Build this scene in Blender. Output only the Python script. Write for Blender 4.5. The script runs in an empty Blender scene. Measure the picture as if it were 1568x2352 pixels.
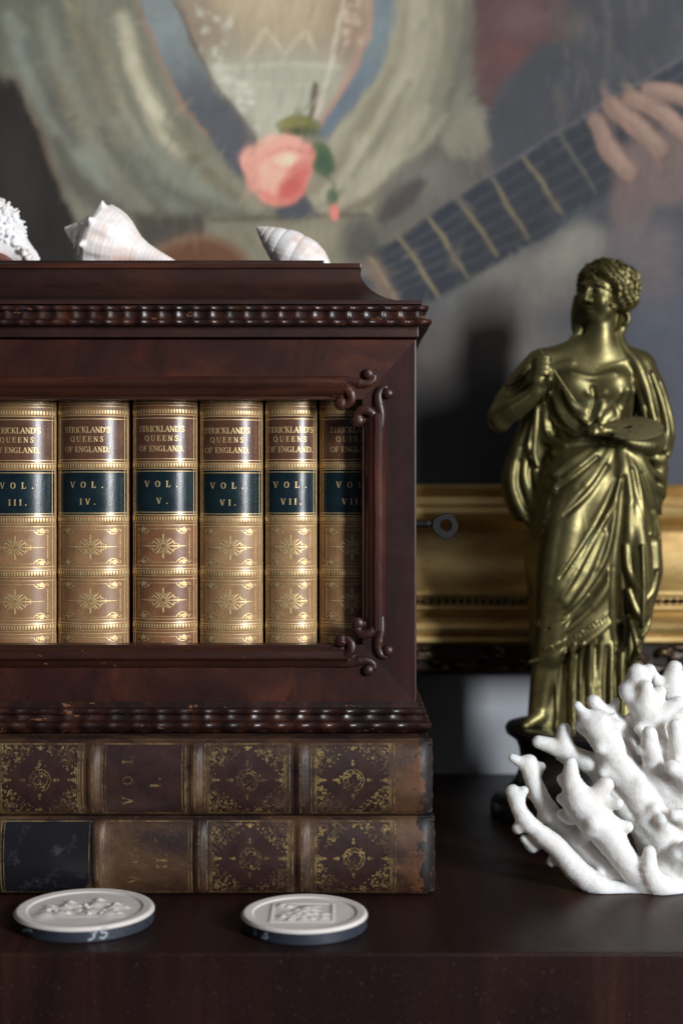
import bpy, math, random
import numpy as np
from mathutils import Vector

random.seed(7)
rng = np.random.default_rng(11)
SC = bpy.context.scene
COL = SC.collection
F_PX, CX, HZ, CAMZ = 3267.0, 784.0, 1119.0, 0.279      # focal length, centre column and horizon of the 1568-wide photo


def X(px, d):
    return (px - CX) * d / F_PX


def Z(py, d):
    return CAMZ - (py - HZ) * d / F_PX


# ------------------------------------------------------------------ camera, world, lights, exposure
cam_d = bpy.data.cameras.new('camera')
cam = bpy.data.objects.new('camera', cam_d)
COL.objects.link(cam)
cam.location = (0, 0, CAMZ)
cam.rotation_euler = (math.radians(90), 0, 0)
cam_d.sensor_fit = 'VERTICAL'
cam_d.sensor_height = 36.0
cam_d.sensor_width = 24.0
cam_d.lens = 50.0
cam_d.shift_y = -(1176.0 - HZ) / 2352.0
cam_d.clip_start = 0.05
cam_d.clip_end = 50
cam_d.dof.use_dof = True
cam_d.dof.focus_distance = 1.012
cam_d.dof.aperture_fstop = 3.7
SC.camera = cam

world = bpy.data.worlds.new('World')
SC.world = world
world.use_nodes = True
wb = world.node_tree.nodes['Background']
wb.inputs['Color'].default_value = (0.80, 0.86, 1.0, 1)
wb.inputs['Strength'].default_value = 0.05


def area_light(name, loc, target, sx, sy, energy, color):
    l = bpy.data.lights.new(name, 'AREA')
    l.shape = 'RECTANGLE'
    l.size, l.size_y = sx, sy
    l.energy = energy
    l.color = color
    o = bpy.data.objects.new(name, l)
    COL.objects.link(o)
    o.location = loc
    o.rotation_euler = (Vector(target) - Vector(loc)).to_track_quat('-Z', 'Y').to_euler()
    return o


area_light('window_light', (1.55, -0.75, 0.78), (0.05, 1.15, 0.28), 0.28, 0.90, 78, (0.93, 0.96, 1.0))
area_light('overhead_fill', (0.75, -0.1, 2.1), (0.05, 1.1, 0.25), 1.3, 1.3, 5.5, (0.97, 0.98, 1.0))  # soft fill from above, added to lift the tops; no actual lamp

SC.view_settings.view_transform = 'Standard'
SC.view_settings.look = 'None'
SC.view_settings.exposure = 0.0
SC.view_settings.gamma = 1.0
SC.view_settings.use_curve_mapping = False
SC.cycles.use_denoising = True
SC.cycles.max_bounces = 8


# ------------------------------------------------------------------ helpers: objects
def label(o, text, cat, group=None, kind=None):
    if text:
        o['label'] = text
    if cat:
        o['category'] = cat
    if group:
        o['group'] = group
    if kind:
        o['kind'] = kind
    return o


def thing(name, loc, text, cat, group=None):
    o = bpy.data.objects.new(name, None)
    o.empty_display_size = 0.02
    COL.objects.link(o)
    o.location = loc
    return label(o, text, cat, group)


def root_loc(o):
    v = Vector((0, 0, 0))
    while o is not None:
        v += o.location
        o = o.parent
    return v


def mesh_obj(name, verts, faces, mat, parent=None, smooth=True, sharp=None, flip=False):
    """verts in world metres; faces: (n,4)/(n,3) arrays or a list of index lists"""
    v = np.asarray(verts, dtype=np.float64).reshape(-1, 3).copy()
    if parent is not None:
        v -= np.array(root_loc(parent))
    me = bpy.data.meshes.new(name)
    if isinstance(faces, np.ndarray):
        f = faces[:, ::-1] if flip else faces
        n, k = f.shape
        me.vertices.add(len(v))
        me.vertices.foreach_set('co', v.ravel())
        me.loops.add(n * k)
        me.loops.foreach_set('vertex_index', np.ascontiguousarray(f).ravel().astype(np.int32))
        me.polygons.add(n)
        me.polygons.foreach_set('loop_start', np.arange(0, n * k, k, dtype=np.int32))
        me.update(calc_edges=True)
        me.validate()
    else:
        fl = [list(reversed(q)) for q in faces] if flip else faces
        me.from_pydata(v.tolist(), [], fl)
        me.update()
    me.materials.append(mat)
    if smooth:
        me.polygons.foreach_set('use_smooth', [True] * len(me.polygons))
        if sharp:
            me.set_sharp_from_angle(angle=math.radians(sharp))
    o = bpy.data.objects.new(name, me)
    COL.objects.link(o)
    if parent is not None:
        o.parent = parent
    return o


class MB:
    """collects simple shapes into one mesh"""

    def __init__(self):
        self.v, self.f, self.flat = [], [], False

    def add(self, v, f):
        b = len(self.v)
        self.v += [tuple(p) for p in v]
        self.f += [[i + b for i in q] for q in f]

    def box(self, x0, x1, y0, y1, z0, z1, c=0.0):
        """box with chamfered edges of size c"""
        import bmesh
        self.flat = True
        bm = bmesh.new()
        bmesh.ops.create_cube(bm, size=1)
        for q in bm.verts:
            q.co = Vector(((x0 + x1) / 2 + q.co.x * (x1 - x0), (y0 + y1) / 2 + q.co.y * (y1 - y0), (z0 + z1) / 2 + q.co.z * (z1 - z0)))
        if c:
            bmesh.ops.bevel(bm, geom=list(bm.edges), offset=c, segments=2, profile=0.5, affect='EDGES')
        bm.verts.index_update()
        self.add([tuple(q.co) for q in bm.verts], [[q.index for q in f.verts] for f in bm.faces])
        bm.free()

    def lathe(self, prof, center, seg=64, axis='z'):
        """prof: list of (r, h)"""
        v, f = [], []
        n = len(prof)
        for (r, h) in prof:
            for k in range(seg):
                a = 2 * math.pi * k / seg
                p = (r * math.cos(a), r * math.sin(a), h)
                if axis == 'x':
                    p = (h, r * math.cos(a), r * math.sin(a))
                v.append((center[0] + p[0], center[1] + p[1], center[2] + p[2]))
        for i in range(n - 1):
            for k in range(seg):
                k2 = (k + 1) % seg
                f.append([i * seg + k, i * seg + k2, (i + 1) * seg + k2, (i + 1) * seg + k])
        f.append(list(range(seg))[::-1])
        f.append([(n - 1) * seg + k for k in range(seg)])
        self.add(v, f)

    def obj(self, name, mat, parent=None, smooth=True, sharp=35):
        return mesh_obj(name, self.v, self.f, mat, parent, smooth, 14 if self.flat else sharp)


def grid_faces(nu, nv, closed_u=False):
    """faces for vertices laid out [i*nv + j]"""
    i = np.arange(nu if closed_u else nu - 1)
    j = np.arange(nv - 1)
    I, J = np.meshgrid(i, j, indexing='ij')
    I2 = (I + 1) % nu
    return np.stack([I * nv + J, I2 * nv + J, I2 * nv + J + 1, I * nv + J + 1], -1).reshape(-1, 4)


# ------------------------------------------------------------------ helpers: signed distance volumes
class Vol:
    def __init__(self, lo, hi, h):
        self.lo, self.h = np.array(lo, float), float(h)
        self.n = np.ceil((np.array(hi, float) - self.lo) / h).astype(int) + 1
        self.ax = [self.lo[a] + np.arange(self.n[a]) * h for a in range(3)]
        self.F = np.full(self.n, 1e3, np.float32)

    def _s(self, lo, hi):
        s = []
        for a in range(3):
            i0 = max(0, int(math.floor((lo[a] - self.lo[a]) / self.h)))
            i1 = min(self.n[a], int(math.ceil((hi[a] - self.lo[a]) / self.h)) + 1)
            if i1 <= i0:
                return None
            s.append(slice(i0, i1))
        return tuple(s)

    def op(self, fn, lo, hi, k=0.0, mode='add', pad=None):
        pad = (k + 3 * self.h) if pad is None else pad
        s = self._s(np.array(lo) - pad, np.array(hi) + pad)
        if s is None:
            return
        x = self.ax[0][s[0]][:, None, None].astype(np.float32)
        y = self.ax[1][s[1]][None, :, None].astype(np.float32)
        z = self.ax[2][s[2]][None, None, :].astype(np.float32)
        d = fn(x, y, z)
        a = self.F[s]
        if mode == 'sub':
            d = -d
            m = np.maximum(a, d)
            if k:
                hh = np.maximum(k - np.abs(a - d), 0) / k
                m = m + hh * hh * k * 0.25
        else:
            m = np.minimum(a, d)
            if k:
                hh = np.maximum(k - np.abs(a - d), 0) / k
                m = m - hh * hh * k * 0.25
        self.F[s] = m

    def cap(self, p, q, r1, r2, k=0.0, mode='add'):
        p, q = np.array(p, float), np.array(q, float)
        R = max(r1, r2)
        pq = q - p
        L2 = float(pq @ pq) + 1e-9

        def fn(x, y, z):
            ax, ay, az = x - p[0], y - p[1], z - p[2]
            t = np.clip((ax * pq[0] + ay * pq[1] + az * pq[2]) / L2, 0, 1)
            dx, dy, dz = ax - t * pq[0], ay - t * pq[1], az - t * pq[2]
            return np.sqrt(dx * dx + dy * dy + dz * dz) - (r1 + (r2 - r1) * t)
        self.op(fn, np.minimum(p, q) - R, np.maximum(p, q) + R, k, mode)

    def chain(self, pts, r, k=0.0, mode='add', sub=0):
        pts = [np.array(p, float) for p in pts]
        if not hasattr(r, '__len__'):
            r = [r] * len(pts)
        if sub:
            pts, r = smooth_path(pts, list(r), sub)
        A = np.array(pts)
        R = np.array(r, float)
        if len(pts) > 14:              # long runs go in pieces that overlap by one joint
            h = len(pts) // 2
            self.chain(pts[:h + 1], r[:h + 1], k, mode)
            self.chain(pts[h:], r[h:], min(k, 2.0), mode)
            return

        def fn(x, y, z):
            best = None
            for p, q, ra, rb in zip(A[:-1], A[1:], R[:-1], R[1:]):
                pq = q - p
                ax, ay, az = x - p[0], y - p[1], z - p[2]
                t = np.clip((ax * pq[0] + ay * pq[1] + az * pq[2]) / (float(pq @ pq) + 1e-9), 0, 1)
                dx, dy, dz = ax - t * pq[0], ay - t * pq[1], az - t * pq[2]
                d = np.sqrt(dx * dx + dy * dy + dz * dz) - (ra + (rb - ra) * t)
                best = d if best is None else np.minimum(best, d)
            return best
        self.op(fn, A.min(0) - R.max(), A.max(0) + R.max(), k, mode)

    def ell(self, c, r, k=0.0, mode='add', M=None):
        c, r = np.array(c, float), np.array(r, float)
        M = np.eye(3) if M is None else np.array(M, float)
        R = r.max()

        def fn(x, y, z):
            dx, dy, dz = x - c[0], y - c[1], z - c[2]
            q = [(M[a, 0] * dx + M[a, 1] * dy + M[a, 2] * dz) / r[a] for a in range(3)]
            k0 = np.sqrt(q[0] ** 2 + q[1] ** 2 + q[2] ** 2)
            k1 = np.sqrt((q[0] / r[0]) ** 2 + (q[1] / r[1]) ** 2 + (q[2] / r[2]) ** 2) + 1e-9
            return k0 * (k0 - 1) / k1
        self.op(fn, c - R, c + R, k, mode)

    def mesh(self, it=2):
        F = self.F.copy()
        F[0] = F[-1] = 10
        F[:, 0] = F[:, -1] = 10
        F[:, :, 0] = F[:, :, -1] = 10
        neg = F < 0
        n = self.n
        cnt = np.zeros(n - 1, np.int8)
        for i in (0, 1):
            for j in (0, 1):
                for k in (0, 1):
                    cnt += neg[i:n[0] - 1 + i, j:n[1] - 1 + j, k:n[2] - 1 + k]
        act = (cnt > 0) & (cnt < 8)
        idx = np.full(n - 1, -1, np.int64)
        c = np.argwhere(act)
        idx[act] = np.arange(len(c))
        acc = np.zeros((len(c), 3))
        num = np.zeros(len(c))
        cor = [(i, j, k) for i in (0, 1) for j in (0, 1) for k in (0, 1)]
        for a in cor:
            for ax in range(3):
                if a[ax]:
                    continue
                b = list(a)
                b[ax] = 1
                va = F[c[:, 0] + a[0], c[:, 1] + a[1], c[:, 2] + a[2]]
                vb = F[c[:, 0] + b[0], c[:, 1] + b[1], c[:, 2] + b[2]]
                m = (va < 0) != (vb < 0)
                t = va / np.where(va == vb, 1, va - vb)
                p = np.tile(np.array(a, float), (len(c), 1))
                p[:, ax] += t
                acc[m] += p[m]
                num[m] += 1
        v = self.lo + (c + acc / num[:, None]) * self.h
        quads = []
        for ax in range(3):
            u, w = (ax + 1) % 3, (ax + 2) % 3
            sl0, sl1 = [slice(1, -1)] * 3, [slice(1, -1)] * 3
            sl0[ax], sl1[ax] = slice(0, -1), slice(1, None)
            A, B = neg[tuple(sl0)], neg[tuple(sl1)]
            e = np.argwhere(A != B)
            off = np.ones(3, int)
            off[ax] = 0
            g = e + off
            inside = neg[g[:, 0], g[:, 1], g[:, 2]]
            du, dw = np.zeros(3, int), np.zeros(3, int)
            du[u], dw[w] = 1, 1
            q = []
            for o in (-du - dw, -dw, 0 * du, -du):
                h = g + o
                q.append(idx[h[:, 0], h[:, 1], h[:, 2]])
            q = np.stack(q, -1)
            q[~inside] = q[~inside][:, ::-1]
            quads.append(q)
        f = np.concatenate(quads)
        f = f[(f >= 0).all(1)]
        for _ in range(it):
            s = np.zeros_like(v)
            m = np.zeros(len(v))
            for a in range(4):
                i, j = f[:, a], f[:, (a + 1) % 4]
                for d in range(3):
                    s[:, d] += np.bincount(i, v[j, d], len(v)) + np.bincount(j, v[i, d], len(v))
                m += np.bincount(i, minlength=len(v)) + np.bincount(j, minlength=len(v))
            v = v * 0.5 + 0.5 * s / m[:, None]
        return v, f


def smooth_path(pts, r, sub):
    """Catmull-Rom"""
    P = [2 * pts[0] - pts[1]] + list(pts) + [2 * pts[-1] - pts[-2]]
    op, orr = [], []
    for i in range(1, len(P) - 2):
        for k in range(sub):
            t = k / sub
            a, b, c, d = P[i - 1], P[i], P[i + 1], P[i + 2]
            op.append(0.5 * (2 * b + (c - a) * t + (2 * a - 5 * b + 4 * c - d) * t * t + (3 * b - 3 * c + d - a) * t ** 3))
            orr.append(r[i - 1] + (r[i] - r[i - 1]) * t)
    op.append(pts[-1])
    orr.append(r[-1])
    return op, orr


def curve2(pts, sub=6):
    p, _ = smooth_path([np.array(q, float) for q in pts], [0] * len(pts), sub)
    return [tuple(q) for q in p]


# ------------------------------------------------------------------ helpers: materials
def srgb(r, g, b):
    def f(c):
        c /= 255.0
        return c / 12.92 if c <= 0.04045 else ((c + 0.055) / 1.055) ** 2.4
    return (f(r), f(g), f(b))


class Mat:
    def __init__(self, name):
        self.m = bpy.data.materials.new(name)
        self.m.use_nodes = True
        self.t = self.m.node_tree
        self.b = self.t.nodes['Principled BSDF']
        self.co = self.t.nodes.new('ShaderNodeTexCoord').outputs['Object']

    def set(self, **kw):
        names = dict(rough='Roughness', metal='Metallic', spec='Specular IOR Level', coat='Coat Weight', coat_rough='Coat Roughness',
                     sss='Subsurface Weight', sss_r='Subsurface Radius', sss_s='Subsurface Scale', sheen='Sheen Weight')
        for k, v in kw.items():
            if k == 'color':
                self.b.inputs['Base Color'].default_value = (*v, 1)
            else:
                self.b.inputs[names[k]].default_value = v
        return self

    def n(self, kind, **kw):
        nd = self.t.nodes.new(kind)
        for k, v in kw.items():
            setattr(nd, k, v)
        return nd

    def link(self, a, b):
        self.t.links.new(a, b)

    def noise(self, scale=10, detail=4, rough=0.55, stretch=(1, 1, 1), dist=0.0, rot=(0, 0, 0), loc=(0, 0, 0)):
        mp = self.n('ShaderNodeMapping')
        mp.inputs['Scale'].default_value = stretch
        mp.inputs['Rotation'].default_value = rot
        mp.inputs['Location'].default_value = loc
        self.link(self.co, mp.inputs['Vector'])
        nz = self.n('ShaderNodeTexNoise')
        nz.inputs['Scale'].default_value = scale
        nz.inputs['Detail'].default_value = detail
        nz.inputs['Roughness'].default_value = rough
        nz.inputs['Distortion'].default_value = dist
        self.link(mp.outputs[0], nz.inputs['Vector'])
        return nz.outputs['Fac']

    def ramp(self, fac, stops):
        r = self.n('ShaderNodeValToRGB')
        e = r.color_ramp.elements
        while len(e) < len(stops):
            e.new(0.5)
        for el, (p, c) in zip(e, stops):
            el.position = p
            el.color = (*c, 1) if hasattr(c, '__len__') else (c, c, c, 1)
        self.link(fac, r.inputs[0])
        return r.outputs[0]

    def mix(self, fac, a, b, blend='MIX'):
        m = self.n('ShaderNodeMix', data_type='RGBA', blend_type=blend)
        for sock, v in ((m.inputs[0], fac), (m.inputs[6], a), (m.inputs[7], b)):
            if hasattr(v, 'is_linked'):
                self.link(v, sock)
            elif hasattr(v, '__len__'):
                sock.default_value = (*v, 1)
            else:
                sock.default_value = v
        return m.outputs[2]

    def math(self, op, a, b=0.0):
        m = self.n('ShaderNodeMath', operation=op)
        for s, v in ((m.inputs[0], a), (m.inputs[1], b)):
            if hasattr(v, 'is_linked'):
                self.link(v, s)
            else:
                s.default_value = v
        return m.outputs[0]

    def xyz(self):
        s = self.n('ShaderNodeSeparateXYZ')
        self.link(self.co, s.inputs[0])
        return s.outputs

    def step(self, v, lo, hi):
        m = self.n('ShaderNodeMapRange')
        m.interpolation_type = 'SMOOTHSTEP'
        self.link(v, m.inputs[0])
        m.inputs[1].default_value, m.inputs[2].default_value = lo, hi
        return m.outputs[0]

    def color(self, sock):
        self.link(sock, self.b.inputs['Base Color'])
        return self

    def rough(self, sock, lo, hi):
        m = self.n('ShaderNodeMapRange')
        self.link(sock, m.inputs[0])
        m.inputs[3].default_value, m.inputs[4].default_value = lo, hi
        self.link(m.outputs[0], self.b.inputs['Roughness'])
        return self

    def bump(self, sock, strength=0.2, dist=0.001):
        b = self.n('ShaderNodeBump')
        b.inputs['Strength'].default_value = strength
        b.inputs['Distance'].default_value = dist
        self.link(sock, b.inputs['Height'])
        self.link(b.outputs[0], self.b.inputs['Normal'])
        return self


def wood(name, dark, mid, light, grain=(1, 1, 1), scale=30, rough=(0.2, 0.42), chips=0.0, coat=0.25, spec=0.45):
    w = Mat(name)
    g = w.noise(scale, 8, 0.6, grain, 1.2)
    big = w.noise(9, 3, 0.5, (1, 1, 1), 0.5)
    c = w.ramp(g, [(0.28, dark), (0.5, mid), (0.78, light)])
    c = w.mix(w.ramp(big, [(0.35, 0.0), (0.7, 0.85)]), c, dark)
    pores = w.noise(scale * 6, 3, 0.7, grain)
    c = w.mix(w.ramp(pores, [(0.6, 0.0), (0.72, 0.5)]), c, tuple(v * 0.3 for v in dark))
    if chips:
        ch = w.noise(140, 3, 0.7, (0.45, 1, 1))
        c = w.mix(w.ramp(ch, [(chips, 0.0), (chips + 0.03, 0.8)]), c, (0.22, 0.10, 0.045))
    w.color(c)
    w.rough(w.noise(45, 5, 0.7), *rough)
    w.set(coat=coat, coat_rough=0.18, spec=spec)
    w.bump(w.noise(220, 4, 0.7, grain), 0.10, 0.0006)
    return w.m


GX = (0.12, 1, 1)      # grain along x
GZ = (1, 1, 0.12)      # grain along z
GY = (1, 0.12, 1)
M = {}
M['wood_x'] = wood('mahogany', (0.014, 0.0047, 0.0042), (0.048, 0.012, 0.007), (0.145, 0.036, 0.012), (0.7, 1, 0.5), 20, (0.28, 0.5), chips=0.76, coat=0.12)
M['wood_red'] = wood('red_mahogany', (0.018, 0.006, 0.004), (0.056, 0.015, 0.008), (0.105, 0.032, 0.014), GX, 46, (0.28, 0.46), chips=0.69, coat=0.1)
M['wood_redz'] = wood('red_mahogany_upright', (0.018, 0.006, 0.005), (0.054, 0.014, 0.009), (0.10, 0.028, 0.014), GZ, 46, (0.2, 0.38), chips=0.73)
M['wood_lid'] = wood('dark_mahogany', (0.011, 0.0045, 0.004), (0.032, 0.0095, 0.006), (0.070, 0.020, 0.010), (0.4, 1, 1), 25, (0.34, 0.55), coat=0.05)
M['wood_ripple'] = wood('carved_mahogany', (0.008, 0.004, 0.004), (0.026, 0.008, 0.0055), (0.10, 0.030, 0.012), (1, 1, 1), 60, (0.26, 0.5), chips=0.655, coat=0.12)
w = Mat('polished_mahogany_top')
g1 = w.noise(18, 6, 0.6, (1.2, 0.10, 0.10), 1.0)
g2 = w.noise(5, 3, 0.5, (1, 0.25, 0.25))
c = w.ramp(g1, [(0.28, (0.010, 0.0042, 0.0040)), (0.5, (0.026, 0.0095, 0.0075)), (0.78, (0.062, 0.023, 0.013))])
c = w.mix(w.ramp(g2, [(0.40, 0.75), (0.68, 0.0)]), c, (0.009, 0.0045, 0.0045))
dust = w.noise(560, 2, 0.8)
c = w.mix(w.ramp(dust, [(0.66, 0.0), (0.71, 0.4)]), c, (0.16, 0.13, 0.12))
w.color(c).rough(w.noise(30, 5, 0.7), 0.30, 0.52)
w.set(spec=0.20)
w.bump(w.noise(260, 4, 0.7, (1, 0.12, 0.12)), 0.08, 0.0006)
M['wood_table'] = w.m
M['wood_rail'] = wood('crossbanded_mahogany', (0.020, 0.008, 0.0075), (0.050, 0.017, 0.012), (0.11, 0.042, 0.018), (1.3, 1, 0.10), 16, (0.3, 0.5), coat=0.1)
M['wood_stile'] = wood('dark_mahogany_upright', (0.014, 0.0055, 0.0055), (0.038, 0.011, 0.008), (0.080, 0.021, 0.012), GZ, 22, (0.26, 0.42))
M['wood_scroll'] = wood('carved_scroll_mahogany', (0.016, 0.005, 0.004), (0.052, 0.013, 0.007), (0.14, 0.038, 0.014), (1, 1, 1), 55, (0.3, 0.5), chips=0.70, coat=0.05)
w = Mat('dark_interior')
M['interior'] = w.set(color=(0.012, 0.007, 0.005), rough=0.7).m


# ------------------------------------------------------------------ room: wall, sideboard
w = Mat('wall_paint')
w.color(w.mix(w.noise(6, 4), (0.28, 0.29, 0.315), (0.32, 0.335, 0.36))).set(rough=0.75)
w.bump(w.noise(180, 3), 0.1, 0.001)
M['wall'] = w.m
WALL = 1.40
b = MB()
b.box(-2.2, 2.2, WALL, WALL + 0.1, -0.85, 2.3)
label(b.obj('wall', M['wall']), 'pale grey wall behind the sideboard', 'wall', kind='structure')

board = thing('sideboard', (0.0, 1.1, -0.85), 'dark polished mahogany sideboard carrying the case, books, statuette and coral', 'sideboard')
b = MB()
b.box(-1.0, 0.95, 0.8515, 1.385, -0.075, 0.0, 0.0016)
b.obj('top', M['wood_table'], board)
b = MB()
b.box(-0.985, 0.935, 0.864, 1.378, -0.85, -0.0752)
b.obj('carcass', M['wood_rail'], board)

# ------------------------------------------------------------------ painting: canvas
DCAN = 1.345
px = np.concatenate([np.arange(-800, -12, 24.0), np.arange(-12, 1580, 3.0), np.arange(1580, 2100, 20.0)])
py = np.concatenate([np.arange(-1150, -12, 30.0), np.arange(-12, 1136, 3.0)])
PX, PY = np.meshgrid(px, py, indexing='ij')
C = np.zeros(PX.shape + (3,))


def S(r, g, b):
    return np.array(srgb(r, g, b))


def sm(v, lo, hi):
    t = np.clip((v - lo) / (hi - lo), 0, 1)
    return t * t * (3 - 2 * t)


def vnoise(x, y, seed, oct=4):
    """smooth value noise"""
    out = np.zeros_like(x)
    amp, tot = 1.0, 0.0
    for o in range(oct):
        r = np.random.default_rng(seed + o).random((64, 64))
        xi, yi = np.floor(x).astype(int), np.floor(y).astype(int)
        fx, fy = x - xi, y - yi
        fx, fy = fx * fx * (3 - 2 * fx), fy * fy * (3 - 2 * fy)
        g = lambda a, b: r[a % 64, b % 64]
        out += amp * ((g(xi, yi) * (1 - fx) + g(xi + 1, yi) * fx) * (1 - fy) + (g(xi, yi + 1) * (1 - fx) + g(xi + 1, yi + 1) * fx) * fy)
        tot += amp
        amp *= 0.55
        x, y = x * 2.03 + 5.1, y * 2.03 + 9.7
    return out / tot


# a wobble so that painted edges look brushed
WX = PX + (vnoise(PX / 60, PY / 60, 3) - 0.5) * 13
WY = PY + (vnoise(PX / 60, PY / 60, 33) - 0.5) * 13


def region(pts, pad):
    p = np.array(pts, float)
    i0, i1 = np.searchsorted(px, p[:, 0].min() - pad), np.searchsorted(px, p[:, 0].max() + pad)
    j0, j1 = np.searchsorted(py, p[:, 1].min() - pad), np.searchsorted(py, p[:, 1].max() + pad)
    return (slice(max(i0, 0), i1), slice(max(j0, 0), j1))


def seg_d(x, y, a, b):
    dx, dy = b[0] - a[0], b[1] - a[1]
    t = np.clip(((x - a[0]) * dx + (y - a[1]) * dy) / (dx * dx + dy * dy + 1e-9), 0, 1)
    return np.hypot(x - a[0] - t * dx, y - a[1] - t * dy), t


def lay(s, a, col):
    C[s] = C[s] * (1 - a[..., None]) + col * a[..., None]


def poly(pts, col, soft=14, alpha=1.0, col2=None, ydir=None):
    """soft-edged painted area; col2 blends in along ydir=(y0,y1)"""
    s = region(pts, soft * 2 + 16)
    x, y = WX[s], WY[s]
    d = np.full(x.shape, 1e9)
    ins = np.zeros(x.shape, bool)
    n = len(pts)
    for i in range(n):
        a, b = pts[i], pts[(i + 1) % n]
        dd, _ = seg_d(x, y, a, b)
        d = np.minimum(d, dd)
        if a[1] != b[1]:
            ins ^= ((a[1] > y) != (b[1] > y)) & (x < (b[0] - a[0]) * (y - a[1]) / (b[1] - a[1]) + a[0])
    sd = np.where(ins, d, -d)
    al = sm(sd, -soft, soft) * alpha
    c = np.asarray(col)
    if col2 is not None:
        t = sm(y, *ydir)[..., None]
        c = c * (1 - t) + np.asarray(col2) * t
    lay(s, al, c)


def stroke(pts, wd, col, soft=6, alpha=1.0, taper=True):
    pts = curve2(pts, 5) if len(pts) > 2 else pts
    s = region(pts, wd + soft * 2 + 16)
    x, y = WX[s], WY[s]
    al = np.zeros(x.shape)
    n = len(pts) - 1
    for i in range(n):
        d, t = seg_d(x, y, pts[i], pts[i + 1])
        u = (i + t) / n
        ww = wd * (0.35 + 0.65 * np.sin(np.pi * np.clip(u, 0.02, 0.98)) ** 0.6) if taper else wd
        al = np.maximum(al, 1 - sm(d, ww * 0.5 - soft * 0.5, ww * 0.5 + soft))
    lay(s, al * alpha, col)


def blob(cx, cy, rx, ry, col, alpha=1.0, soft=0.35, rot=0):
    R = max(rx, ry) * (1 + soft)
    s = region([(cx - R, cy - R), (cx + R, cy + R)], 30)
    x, y = WX[s] - cx, WY[s] - cy
    c, n = math.cos(math.radians(rot)), math.sin(math.radians(rot))
    q = np.hypot((x * c + y * n) / rx, (-x * n + y * c) / ry)
    lay(s, (1 - sm(q, 1 - soft, 1 + soft)) * alpha, col)


# ground colours
C[:] = S(74, 77, 85)
n1 = vnoise(PX / 180, PY / 180, 101)[..., None]
C = C * (0.75 + 0.5 * n1)
poly([(-900, -1200), (1100, -1200), (1100, 620), (-900, 620)], S(116, 113, 96), 30)
# dark furniture behind the sitter, lower left
poly([(-900, 120), (0, 168), (40, 178), (70, 230), (100, 320), (140, 420), (175, 500), (195, 640), (-900, 640)], S(42, 38, 35), 16)
blob(40, 420, 50, 120, S(58, 49, 43), 0.6, 0.8)
stroke([(30, 170), (75, 240), (105, 335), (140, 430)], 14, S(110, 80, 62), 8, 0.6)
# left sleeve and bodice
poly([(-300, -400), (320, -400), (330, 40), (420, 240), (545, 400), (640, 480), (500, 500), (330, 500), (200, 520), (150, 430), (100, 310), (60, 200), (0, 150), (-300, 90)], S(117, 116, 99), 20)
poly([(-300, -400), (160, -400), (170, 100), (120, 250), (40, 160), (-300, 120)], S(96, 97, 86), 40, 0.8)
for pts, wd, c, a in [
    ([(20, 40), (70, 150), (150, 300), (230, 420)], 46, (128, 134, 122), 0.7), ([(100, 30), (150, 190), (230, 330), (330, 450)], 40, (132, 133, 114), 0.6),
    ([(280, 40), (320, 170), (380, 300), (420, 360)], 34, (178, 170, 142), 0.9), ([(225, 130), (270, 250), (320, 340)], 30, (164, 158, 132), 0.85),
    ([(170, 20), (215, 120), (260, 250)], 60, (128, 120, 96), 0.7), ([(330, 330), (400, 400), (480, 450), (560, 480)], 44, (122, 127, 112), 0.7),
    ([(300, 360), (360, 430), (440, 480)], 26, (104, 112, 104), 0.8), ([(420, 330), (500, 410), (590, 470)], 34, (140, 133, 108), 0.8),
    ([(130, 330), (190, 430), (280, 500)], 40, (84, 82, 74), 0.8), ([(230, 300), (300, 400), (380, 490)], 26, (88, 86, 76), 0.7),
    ([(110, 170), (150, 260), (180, 320)], 34, (104, 86, 66), 0.5), ([(380, 290), (450, 370), (540, 450)], 22, (98, 92, 74), 0.7),
    ([(190, 60), (240, 190), (300, 320), (360, 400)], 20, (96, 96, 82), 0.6), ([(60, 90), (120, 230), (170, 330)], 20, (88, 90, 82), 0.7),
    ([(320, 100), (370, 220), (440, 320)], 14, (102, 98, 80), 0.6), ([(360, 420), (460, 470), (560, 495)], 16, (86, 82, 66), 0.6)]:
    stroke(pts, wd, S(*c), 22, a)
# skin and lace between the ribbons
poly([(380, -300), (870, -300), (860, 60), (800, 190), (730, 300), (600, 335), (500, 220), (430, 100)], S(152, 137, 112), 14, 1, S(152, 149, 130), (60, 170))
blob(660, -20, 150, 90, S(172, 152, 118), 0.9, 0.7)
blob(450, 60, 60, 90, S(140, 118, 96), 0.6, 0.7)
blob(800, 60, 40, 110, S(140, 108, 86), 0.6, 0.7)
poly([(470, 150), (780, 150), (740, 280), (610, 330), (520, 240)], S(158, 158, 138), 16, 0.9)
stroke([(490, 155), (640, 148), (780, 152)], 10, S(176, 172, 150), 7, 0.7)
stroke([(560, 190), (680, 200), (760, 185)], 8, S(178, 172, 148), 6, 0.5)
for a, b_, c_ in [((560, 132), (612, 62), (646, 116)), ((650, 130), (700, 70), (728, 118))]:
    stroke([a, b_], 8, S(180, 166, 138), 6, 0.75)
    stroke([b_, c_], 8, S(180, 166, 138), 6, 0.75)
for _ in range(46):
    q = random.random()
    x0, y0 = (random.uniform(490, 560) + q * 40, 140 + q * 170) if random.random() < 0.6 else (random.uniform(450, 530), random.uniform(0, 130))
    blob(x0, y0, random.uniform(5, 11), random.uniform(4, 10), S(186, 184, 170), random.uniform(0.3, 0.75), 0.6)
for _ in range(22):
    blob(random.uniform(790, 838), random.uniform(0, 100), 7, 6, S(190, 170, 146), 0.5, 0.6)
stroke([(790, 0), (768, 110), (735, 250)], 8, S(192, 182, 160), 6, 0.7)
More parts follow.
